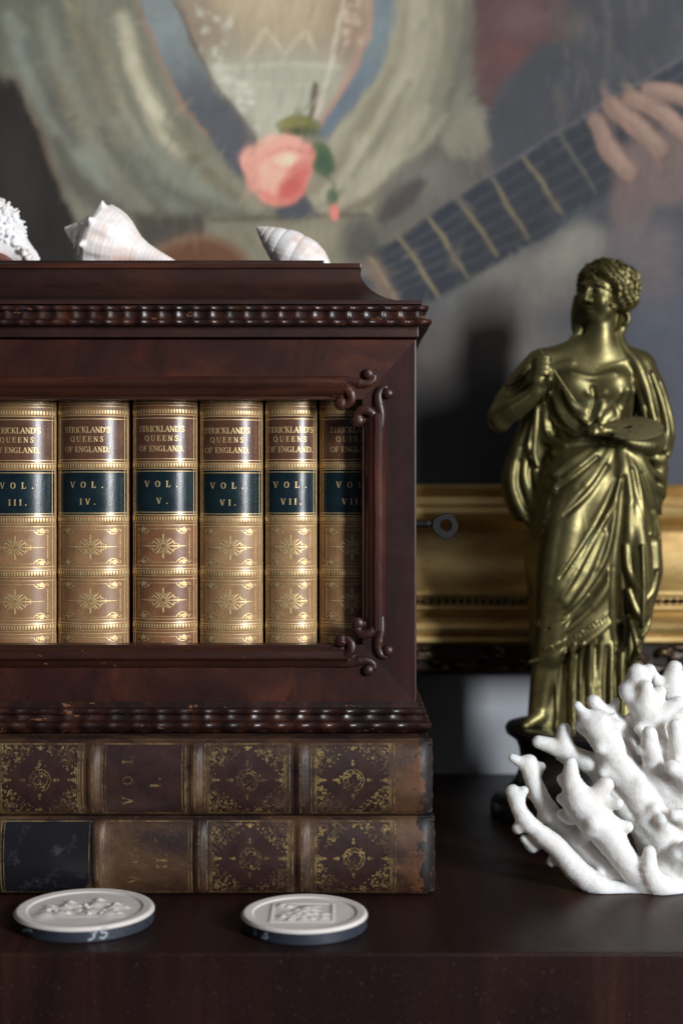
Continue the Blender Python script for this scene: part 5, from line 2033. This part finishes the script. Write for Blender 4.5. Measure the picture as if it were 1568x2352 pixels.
# --- lower body: pleated underskirt, then the mantle over it
def pleats(x, y, z, p):
    th = np.arctan2((z - p[2]) / p[3], (x - p[0]) / p[1])
    g_ = np.clip((y - 1400) / 90, 0, 1)
    return (5.5 * np.sin(th * 17 + 0.6 + 0.004 * (y - 1500)) + 2.5 * np.sin(th * 29 + 2)) * g_


loft([(1380, 1338, 108, -5, 70), (1450, 1338, 112, -5, 70), (1560, 1345, 106, -3, 68), (1640, 1345, 112, 0, 74), (1668, 1345, 116, 0, 76)], 0, pleats)
# mantle round hips and legs: its hem climbs from lower left to upper right
HEM = [(1190, 1528), (1230, 1516), (1290, 1494), (1340, 1464), (1396, 1422), (1440, 1400), (1530, 1380)]
rowsM = np.array([(1000, 1362, 80, 0, 58), (1040, 1360, 104, 0, 68), (1090, 1355, 128, 2, 76), (1150, 1352, 140, 2, 80), (1230, 1350, 145, 2, 82), (1300, 1346, 142, 2, 82), (1380, 1342, 130, 2, 80), (1450, 1336, 122, 2, 78), (1530, 1332, 114, 2, 76)], float)


def mantle(x, y, z):
    yy = np.clip(y, 1000, 1530)
    p = [np.interp(yy.ravel(), rowsM[:, 0], rowsM[:, i]).reshape(yy.shape) for i in range(1, 5)]
    q = np.sqrt(((x - p[0]) / p[1]) ** 2 + ((z - p[2]) / p[3]) ** 2)
    d = (q - 1) * np.minimum(p[1], p[3])
    hem = np.interp(x.ravel(), [h_[0] for h_ in HEM], [h_[1] for h_ in HEM]).reshape(x.shape)
    return np.maximum(d, np.maximum(998 - y, y - hem) * 0.8).astype(np.float32)


V_.op(mantle, (1190, 998, -85), (1520, 1535, 90), 3, pad=10)
# the free leg pushes forward under the cloth
V_.chain([(1318, 1090, 30), (1292, 1220, 52), (1270, 1338, 58), (1262, 1400, 50), (1258, 1490, 38)], [60, 60, 54, 46, 38], 26, sub=4)
V_.chain([(1255, 1480, 34), (1240, 1580, 24), (1232, 1645, 22)], [34, 28, 24], 12, sub=3)
V_.chain([(1415, 1080, 10), (1425, 1220, 14), (1415, 1340, 12)], [62, 66, 54], 20)
# foot peeping out at the left
V_.chain([(1232, 1640, 34), (1208, 1652, 50), (1196, 1658, 58)], [20, 14, 9], 8)

# --- torso
loft([(772, 1366, 44, -6, 30), (800, 1362, 92, -6, 40), (830, 1358, 122, -4, 46), (870, 1355, 114, 0, 52), (915, 1353, 98, 0, 54), (960, 1357, 84, 0, 52), (1012, 1362, 80, 0, 54)], 10)
V_.chain([(1262, 836, -4), (1358, 822, -8), (1466, 842, -6)], [38, 36, 38], 16)
V_.ell((1308, 884, 36), (36, 32, 24), 26)
V_.ell((1402, 888, 38), (36, 32, 24), 26)
# neck
V_.chain([(1372, 815, -4), (1376, 770, 0), (1380, 725, 0)], [42, 35, 31], 14)

# --- head
hc = np.array([1381.0, 672.0, 2.0])
yaw = math.radians(-47)
fw = np.array([math.sin(yaw), 0.05, math.cos(yaw)])
fw /= np.linalg.norm(fw)
upv = np.array([0.06, -1.0, 0.05])
upv -= fw * (upv @ fw)
upv /= np.linalg.norm(upv)
rt = np.cross(-upv, fw) * -1
if rt[0] < 0:
    rt = -rt
RM = np.stack([rt, -upv, fw])          # rows: right, down, forward


def hp(a, b_, c_):
    return hc + rt * a - upv * b_ + fw * c_


def hell(p, r, k, mode='add'):
    V_.ell(hp(*p), r, k, mode, RM)


hell((0, -14, -8), (48, 56, 56), 6)
hell((0, 24, 10), (36, 44, 40), 14)
V_.cap(hp(0, 58, 30), hp(0, 56, 34), 14, 13, 10)
for s in (-1, 1):
    hell((s * 22, 22, 30), (15, 20, 16), 10)
    V_.cap(hp(s * 34, 34, 8), hp(s * 14, 60, 26), 13, 11, 12)
    hell((s * 18, -5, 54), (12, 8, 12), 5, 'sub')
    V_.ell(hp(s * 18, -3, 40), (9, 7, 8), 2, 'add', RM)
    V_.chain([hp(s * 7, -14, 49), hp(s * 20, -19, 47), hp(s * 33, -11, 38)], [4, 4.5, 4], 5)
    V_.chain([hp(s * 9, -3, 47), hp(s * 18, -7, 49), hp(s * 28, -2, 43)], [2, 2.6, 2], 2)
V_.chain([hp(0, -16, 48), hp(0, 2, 55), hp(0, 18, 61)], [6, 6.5, 8], 6)
for s in (-1, 1):
    V_.cap(hp(s * 6, 20, 52), hp(s * 6, 20, 54), 5.5, 5, 4)
V_.cap(hp(0, 30, 48), hp(0, 30, 54), 3, 2, 3, 'sub')
V_.chain([hp(-12, 38, 44), hp(0, 35.5, 50), hp(12, 38, 44)], [3, 4.6, 3], 3)
V_.chain([hp(-9, 45, 44), hp(0, 46, 49), hp(9, 45, 44)], [3, 5.0, 3], 3)
V_.chain([hp(-12, 41, 48), hp(0, 40.8, 54), hp(12, 41, 48)], [1.2, 1.6, 1.2], 1.5, 'sub')
# hair: waves swept back from a centre parting, rolled at the sides, knot behind
hell((0, -24, -16), (55, 52, 58), 5)
hell((0, 6, -48), (40, 36, 30), 12)
for s in (-1, 1):
    for (a0, lift_, r_) in ((0, 0, 11), (1, 7, 12), (2, 15, 12), (3, 22, 11)):
        V_.chain([hp(s * 3, -50 - lift_ * 0.7, 34 - a0 * 11), hp(s * 24, -44 - lift_ * 0.6, 31 - a0 * 11), hp(s * 43, -22 - lift_ * 0.4, 16 - a0 * 11), hp(s * 50, 2, -2 - a0 * 9), hp(s * 44, 24, -22 - a0 * 6)],
                 [r_ * 0.7, r_, r_ * 1.15, r_ * 1.2, r_ * 0.9], 3, sub=3)
    hell((s * 46, 14, -14), (20, 22, 22), 8)
hell((44, 18, -30), (28, 26, 28), 8)
hell((-40, -6, -20), (26, 40, 34), 8)
hell((30, -20, -40), (40, 40, 34), 8)
for s in (-1, 1):
    for j_ in range(4):
        V_.chain([hp(s * (6 + 3 * j_), -52 - 5 * j_, 30 - 12 * j_), hp(s * (22 + 3 * j_), -44 - 5 * j_, 34 - 13 * j_), hp(s * (36 + 3 * j_), -32 - 5 * j_, 22 - 12 * j_), hp(s * (46 + 2 * j_), -14 - 4 * j_, 12 - 10 * j_), hp(s * (52 + j_), 4 - 3 * j_, -6 - 7 * j_)], [6, 9, 6.5, 9.5, 7], 0.8, sub=3)
# combed waves: relief that runs from the parting back over the ears
s_ = V_._s((1280, 575, -110), (1480, 740, 110))
qx = V_.ax[0][s_[0]][:, None, None] - hc[0]
qy = V_.ax[1][s_[1]][None, :, None] - hc[1]
qz = V_.ax[2][s_[2]][None, None, :] - hc[2]
la = qx * rt[0] + qy * rt[1] + qz * rt[2]
lb = -(qx * upv[0] + qy * upv[1] + qz * upv[2])
lc = qx * fw[0] + qy * fw[1] + qz * fw[2]
face = sm(lc, 14, 26) * sm(lb, -40 + np.abs(la) * 0.4, -28 + np.abs(la) * 0.4) * (1 - sm(np.abs(la), 34, 44))
mask = (1 - face) * (1 - sm(lb, 24, 46)) * (1 - sm(lc, 20, 44) * sm(lb, -34, -20))
V_.F[s_] += (4.2 * mask * np.sin(lc * 0.36 + lb * 0.16 + 1.6 * np.sin(lb * 0.10 + np.abs(la) * 0.06))).astype(np.float32)
V_.F[s_] += (1.8 * mask * np.sin(lc * 0.62 - lb * 0.35 + np.abs(la) * 0.3)).astype(np.float32)
# wreath of leaves
rl = random.Random(3)
for (u, b_, v_, rot) in [(-34, -62, 12, 0.4), (-20, -72, -2, 0.2), (-44, -44, 10, 0.9), (22, -70, 6, -0.2), (36, -60, 2, -0.5), (50, -46, -6, -0.8), (56, -30, -14, -1.0), (34, -70, -18, -0.4), (52, -54, -26, -0.8), (-4, -76, -6, 0.0), (58, -16, -24, -1.2), (10, -74, -10, -0.1)]:
    c0 = hp(u, b_, v_)
    d0 = rt * math.cos(rot) * 0.8 - upv * math.sin(rot) * -1 + fw * 0.25
    d0 /= np.linalg.norm(d0)
    c0 = c0 + (hc - c0) * 0.03
    V_.chain([c0 - d0 * 12, c0, c0 + d0 * 13], [3, 8.5, 2.5], 2.2)
# hanging locks, ear and ear-drop
V_.chain([(1334, 684, -22), (1328, 716, -20), (1336, 742, -18), (1328, 766, -8), (1312, 782, 0)], [15, 13, 12, 10, 8], 7, sub=4)
V_.ell((1352, 736, -26), (38, 58, 20), 10)
V_.ell((1412, 742, -24), (26, 52, 20), 10)
V_.chain([(1432, 700, -6), (1434, 724, -4), (1428, 748, -2), (1420, 772, 2), (1424, 800, 10)], [13, 13, 13, 13, 10], 6, sub=4)
V_.chain([(1433, 716, 12), (1440, 730, 14), (1437, 742, 14), (1430, 746, 14)], [5, 5, 5, 4], 2, sub=3)
V_.ell((1424, 709, 16), (6, 10, 6), 3)
# veil edge from the neck over the right shoulder
V_.chain([(1416, 770, 4), (1430, 806, 18), (1452, 836, 28), (1470, 880, 30), (1486, 930, 26), (1494, 980, 24)], [11, 13, 14, 15, 14, 12], 6, sub=4)

# --- arm with the brush (viewer's left)
V_.chain([(1240, 838, -2), (1200, 880, 4), (1164, 925, 10), (1146, 958, 18)], [36, 34, 31, 26], 12, sub=4)
V_.chain([(1216, 836, 22), (1194, 866, 34), (1166, 884, 30)], [9, 11, 8], 4, sub=3)
V_.chain([(1230, 858, 28), (1200, 890, 38), (1164, 910, 34)], [9, 11, 8], 4, sub=3)
V_.chain([(1212, 886, 34), (1186, 914, 38), (1156, 934, 34)], [7, 10, 7], 4, sub=3)
V_.chain([(1144, 958, 24), (1176, 940, 52), (1206, 918, 74), (1219, 903, 84)], [27, 26, 20, 15], 10, sub=4)
V_.ell((1145, 968, 22), (24, 26, 24), 10)
V_.chain([(1219, 903, 84), (1224, 882, 88), (1226, 864, 88)], [16, 20, 18], 8)
for i_, (yk, ln) in enumerate([(836, 1.0), (848, 1.06), (860, 1.0), (871, 0.88)]):
    V_.chain([(1214, yk + 6, 84), (1222, yk - 4, 100), (1222 + 20 * ln, yk - 5, 102), (1224 + 24 * ln, yk + 2, 90), (1220 + 20 * ln, yk + 6, 84)], [8.5, 8, 7, 6.2, 5.5], 2.2, sub=3)
V_.chain([(1228, 890, 96), (1244, 880, 104), (1250, 862, 100), (1249, 850, 97)], [9, 8, 7, 5], 3, sub=3)

# --- mantle over the other arm, elbow out to the right, fore-arm coming forward under the palette
V_.chain([(1466, 846, -4), (1496, 890, 0), (1512, 940, 2), (1518, 985, 6), (1512, 1020, 12)], [36, 30, 26, 24, 26], 12, sub=4)
V_.chain([(1512, 1014, 14), (1480, 1024, 44), (1440, 1020, 62), (1396, 1006, 72)], [26, 22, 17, 12], 10, sub=4)
V_.chain([(1404, 1000, 82), (1380, 994, 88), (1358, 992, 92)], [13, 13, 12], 6)
for i_, (dx_, dy_) in enumerate([(0, -5), (0, 1), (2, 7)]):
    V_.chain([(1366, 990 + dy_, 96), (1348, 990 + dy_, 100), (1334 + dx_, 993 + dy_, 96)], [6, 5.4, 4.4], 2)
for (p_, r_) in [([(1488, 862, 32), (1512, 930, 32), (1524, 990, 28), (1516, 1032, 36)], 8), ([(1468, 872, 34), (1488, 945, 36), (1500, 1000, 38), (1486, 1030, 48)], 7), ([(1508, 880, 20), (1532, 950, 16), (1538, 1005, 16), (1526, 1044, 22)], 8), ([(1452, 880, 30), (1468, 940, 34), (1474, 985, 44)], 7),
                 ([(1530, 985, 10), (1534, 1030, 10), (1512, 1056, 20), (1470, 1046, 40)], 9), ([(1490, 1004, 42), (1506, 1026, 40), (1482, 1040, 50), (1448, 1034, 58)], 7)]:
    V_.chain(p_, r_, 4, sub=4)
# fall of the mantle below that arm
V_.chain([(1505, 1035, 6), (1508, 1090, 2), (1510, 1130, 0), (1500, 1165, 6)], [26, 24, 20, 14], 10, sub=3)
for (p_, r_) in [([(1462, 1050, 44), (1490, 1084, 34), (1522, 1104, 12)], 8), ([(1456, 1052, 48), (1486, 1104, 38), (1520, 1138, 12)], 7), ([(1500, 1050, 26), (1524, 1078, 8)], 8)]:
    V_.chain(p_, r_, 5, sub=3)

V_.ell((1476, 930, -18), (34, 90, 24), 14)
V_.ell((1490, 1010, -12), (34, 60, 30), 14)
# --- hanging loop of the mantle on the left, below the elbow
V_.chain([(1236, 905, -8), (1222, 960, -20), (1206, 1020, -28), (1184, 1074, -30), (1180, 1122, -28), (1198, 1172, -18)], [20, 25, 27, 26, 26, 24], 20, sub=4)
V_.ell((1212, 1115, -24), (46, 84, 30), 20)
V_.ell((1262, 985, -22), (40, 90, 22), 12)
V_.ell((1222, 1085, -18), (50, 70, 22), 12)
V_.chain([(1230, 930, 22), (1226, 985, 24), (1222, 1040, 22), (1230, 1070, 24)], [7, 8, 8, 6], 4, sub=3)
V_.chain([(1190, 1030, -8), (1176, 1090, -4), (1182, 1140, 0), (1206, 1190, 10), (1236, 1230, 30)], [7, 10, 10, 10, 7], 8, sub=3)
V_.chain([(1208, 1040, 0), (1202, 1090, 6), (1214, 1140, 12), (1240, 1180, 36)], [7, 9, 9, 7], 7, sub=3)
V_.chain([(1228, 1060, 10), (1228, 1100, 16), (1246, 1140, 36)], [6, 8, 7], 6, sub=3)
V_.chain([(1192, 1060, 4), (1190, 1115, 8), (1208, 1168, 14)], [4, 6, 4], 6, 'sub', sub=3)

# --- chest drapery
for p_, r_ in [([(1256, 852), (1290, 838), (1340, 838), (1374, 846), (1400, 840), (1436, 830)], 3.2), ([(1300, 862), (1350, 872), (1398, 862)], 4),
               ([(1246, 880), (1258, 930), (1276, 975), (1310, 1006)], 6.5), ([(1262, 876), (1272, 930), (1292, 968), (1322, 1000)], 5), ([(1236, 900), (1244, 955), (1260, 1000), (1294, 1030)], 7.5),
               ([(1290, 905), (1310, 938), (1334, 952)], 5), ([(1412, 905), (1388, 930), (1362, 954), (1342, 978)], 6.5), ([(1432, 900), (1416, 945), (1392, 972)], 5), ([(1372, 930), (1366, 955), (1360, 985)], 4.5),
               ([(1402, 935), (1410, 960), (1404, 985)], 4.5), ([(1338, 905), (1356, 912), (1376, 906)], 4), ([(1250, 1012), (1288, 1030), (1322, 1014)], 6), ([(1326, 960), (1336, 982), (1346, 1000)], 4.5),
               ([(1446, 900), (1448, 950), (1440, 985)], 5)]:
    ridge(p_, r_)
for p_, r_ in [([(1254, 920), (1266, 965), (1296, 1004)], 5), ([(1280, 905), (1296, 950), (1326, 980)], 4), ([(1350, 895), (1354, 925), (1346, 950)], 4), ([(1440, 870), (1462, 930), (1468, 980)], 9), ([(1240, 960), (1236, 1010), (1256, 1056)], 8)]:
    groove(p_, r_)
# --- girdle shadow under the palette and the fan of folds on the skirt
groove([(1296, 1024), (1330, 1020), (1380, 1024), (1430, 1030)], 8)
for p_, r_ in [([(1408, 1030), (1414, 1086), (1392, 1150), (1350, 1226), (1300, 1312), (1270, 1366)], [7, 12, 12, 9, 11, 7]), ([(1388, 1030), (1352, 1090), (1304, 1140), (1244, 1186)], 9), ([(1370, 1030), (1318, 1078), (1264, 1122)], 8),
               ([(1352, 1028), (1300, 1062), (1262, 1090)], 7), ([(1402, 1150), (1394, 1220), (1362, 1300), (1300, 1380), (1226, 1424)], 11),
               ([(1398, 1262), (1386, 1322), (1346, 1384), (1290, 1436), (1216, 1470)], 10), ([(1366, 1226), (1326, 1312), (1284, 1376)], 14),
               ([(1398, 1412), (1344, 1456), (1292, 1486), (1210, 1514)], 7.5), ]:
    ridge(p_, r_)
for p_, r_ in [([(1400, 1100), (1372, 1164), (1322, 1244), (1268, 1320)], 7), ([(1378, 1072), (1336, 1130), (1280, 1180)], 6), ([(1356, 1052), (1310, 1090), (1270, 1120)], 5), ([(1398, 1240), (1366, 1320), (1310, 1390), (1240, 1440)], 6),
               ([(1418, 1100), (1408, 1200), (1398, 1300), (1400, 1400), (1408, 1470)], [7, 12, 14, 16, 14])]:
    groove(p_, r_)
for p_, r_ in [([(1420, 1036), (1428, 1110), (1438, 1200), (1444, 1300)], 8), ([(1432, 1040), (1450, 1130), (1464, 1230), (1470, 1320)], 8), ([(1444, 1042), (1474, 1120), (1502, 1200), (1512, 1280)], 8), ([(1456, 1046), (1492, 1120), (1514, 1180)], 7),
               ([(1428, 1160), (1428, 1240), (1424, 1290)], 7), ([(1488, 1180), (1496, 1260), (1494, 1340)], 8)]:
    ridge(p_, r_)
for p_, r_ in [([(1438, 1080), (1456, 1180), (1460, 1290)], 6), ([(1460, 1090), (1490, 1180), (1504, 1260)], 6), ([(1474, 1200), (1484, 1280), (1484, 1350)], 6)]:
    groove(p_, r_)
# --- the cascade with zigzag edges
V_.chain([(1446, 1120, 56), (1450, 1200, 60), (1453, 1270, 66), (1454, 1330, 70), (1456, 1400, 70), (1450, 1460, 68), (1448, 1500, 66)], [12, 20, 28, 29, 23, 15, 6], 10)
V_.chain([(1486, 1250, 40), (1488, 1310, 42), (1478, 1370, 48), (1470, 1410, 54)], [24, 24, 18, 12], 6, sub=3)
for p_, r_ in [([(1420, 1250, 78), (1424, 1300, 82), (1440, 1336, 88), (1452, 1350, 92)], 8), ([(1492, 1310, 66), (1480, 1350, 82), (1460, 1374, 90)], 7), ([(1426, 1350, 82), (1440, 1392, 88), (1452, 1410, 90)], 7),
               ([(1478, 1390, 72), (1470, 1430, 80), (1454, 1452, 84)], 6), ([(1432, 1420, 76), (1442, 1462, 80), (1450, 1490, 78)], 5.5), ([(1454, 1250, 96), (1456, 1340, 98), (1456, 1430, 92)], 5)]:
    V_.chain(p_, r_, 3, sub=4)
# deep pleats of the underskirt in front
for i_, xx in enumerate((1303, 1322, 1343, 1366, 1392, 1418, 1442)):
    ridge([(xx + 2, 1470), (xx - 2, 1530), (xx - 3 + 2 * (i_ % 2), 1600), (xx - 5, 1662)], [5, 7.5, 8, 9], -0.1, 4)
for i_, xx in enumerate((1290, 1312, 1332, 1354, 1379, 1405, 1430)):
    groove([(xx + 2, 1480), (xx - 1, 1550), (xx - 3, 1664)], [4, 6, 7], 0.1, 4)
groove([(1284, 1520), (1278, 1590), (1272, 1664)], [6, 12, 14], 0.0, 5)
groove([(1418, 1440), (1416, 1480)], [12, 10], 0.3, 5)
# key pattern along the hem and down the hip, as little raised hooks
for path in ([(1384, 1404), (1340, 1436), (1290, 1466), (1238, 1488)], [(1276, 1092), (1256, 1140), (1244, 1190), (1236, 1232)]):
    P_, _ = smooth_path([np.array(q, float) for q in path], [1] * 4, 6)
    for q0, q1 in zip(P_[:-1], P_[1:]):
        t_ = (q1 - q0) / np.linalg.norm(q1 - q0)
        n_ = np.array([-t_[1], t_[0]])
        for a_, b__ in ((q0 - n_ * 5, q0 + n_ * 5), (q0 + n_ * 5, q0 + n_ * 5 + t_ * 7), (q0 + n_ * 5 + t_ * 7, q0 + t_ * 7)):
            za, zb_ = zfront(*a_), zfront(*b__)
            if za is not None and zb_ is not None and abs(za - zb_) < 8:
                V_.cap((a_[0], a_[1], za), (b__[0], b__[1], zb_), 2.2, 2.2, 1.0)
# low unevenness of the cast
gx, gy, gz = AX[:, None, None], V_.ax[1][None, :, None], AZ[None, None, :]
V_.F += (0.5 * np.sin(gx / 27.0 + gy / 23.0) * np.sin(gy / 31.0 + gz / 29.0)).astype(np.float32)
vx, f = V_.mesh(3)
mesh_obj('figure', from_px(vx, STD), f, M['bronze'], statue, flip=True)

# palette, lying on the fore-arm and tilted to the viewer
pal = [(math.cos(a_) * (1 - 0.26 * math.exp(-((a_ - 3.55) / 0.16) ** 2)), math.sin(a_) * (1 - 0.26 * math.exp(-((a_ - 3.55) / 0.16) ** 2))) for a_ in [2 * math.pi * i / 72 for i in range(72)]]
hol = [(-0.22 + 0.17 * math.cos(2 * math.pi * i / 72), 0.10 + 0.17 * math.sin(2 * math.pi * i / 72)) for i in range(72)]
tl_ = math.radians(28)
pv, pf = [], []
rings = [(hol, 1.0, -2.5), (hol, 1.0, 2.5), (pal, 0.97, 2.5), (pal, 1.0, 1.2), (pal, 1.0, -1.2), (pal, 0.97, -2.5)]
for ring_, sc_, hh_ in rings:
    for (a_, b_) in ring_:
        u, v_ = a_ * sc_ * 66, b_ * sc_ * 58
        y_ = 988 - v_ * math.sin(tl_) - hh_ * math.cos(tl_) - 0.06 * u
        z_ = 92 - v_ * math.cos(tl_) + hh_ * math.sin(tl_)
        pv.append((X(1436 + u, STD), STD - z_ * SPX, Z(y_, STD)))
for i in range(6):
    for k_ in range(72):
        pf.append([i * 72 + k_, i * 72 + (k_ + 1) % 72, ((i + 1) % 6) * 72 + (k_ + 1) % 72, ((i + 1) % 6) * 72 + k_])
mesh_obj('palette', pv, pf, M['bronze_flat'], statue, True, 40)
# brush
p0, p1 = np.array([X(1226, STD), STD - 96 * SPX, Z(812, STD)]), np.array([X(1312, STD), STD - 84 * SPX, Z(938, STD)])
a_, u_, s_ = rotframe(p1 - p0)
L_ = np.linalg.norm(p1 - p0)
v = []
prb = [(0, 0.4), (0.02, 2.2), (0.3, 2.6), (0.72, 2.4), (0.76, 3.0), (0.84, 3.6), (0.93, 2.8), (1.0, 0.4)]
for t, r in prb:
    for k_ in range(12):
        q = 2 * math.pi * k_ / 12
        v.append(p0 + a_ * L_ * t + (u_ * math.cos(q) + s_ * math.sin(q)) * r * SPX)
mesh_obj('brush', v, [[i * 12 + k_, i * 12 + (k_ + 1) % 12, (i + 1) * 12 + (k_ + 1) % 12, (i + 1) * 12 + k_] for i in range(len(prb) - 1) for k_ in range(12)], M['bronze'], statue)
# turned black base
zt_ = Z(1663, STD)
b = MB()
hq = zt_
b.lathe([(r * SPX, zt_ - h_ * hq) for r, h_ in [(120, 0.0), (160, 0.0), (170, 0.012), (173, 0.05), (170, 0.10), (158, 0.14), (148, 0.18), (141, 0.27), (138, 0.38), (141, 0.50), (150, 0.62), (164, 0.70), (172, 0.73), (172, 0.77), (186, 0.79), (202, 0.84), (207, 0.90), (207, 0.97), (204, 0.995)]][::-1],
        (X(1333, STD), STD, 0.0), 96)
b.obj('pedestal', M['black_base'], statue)
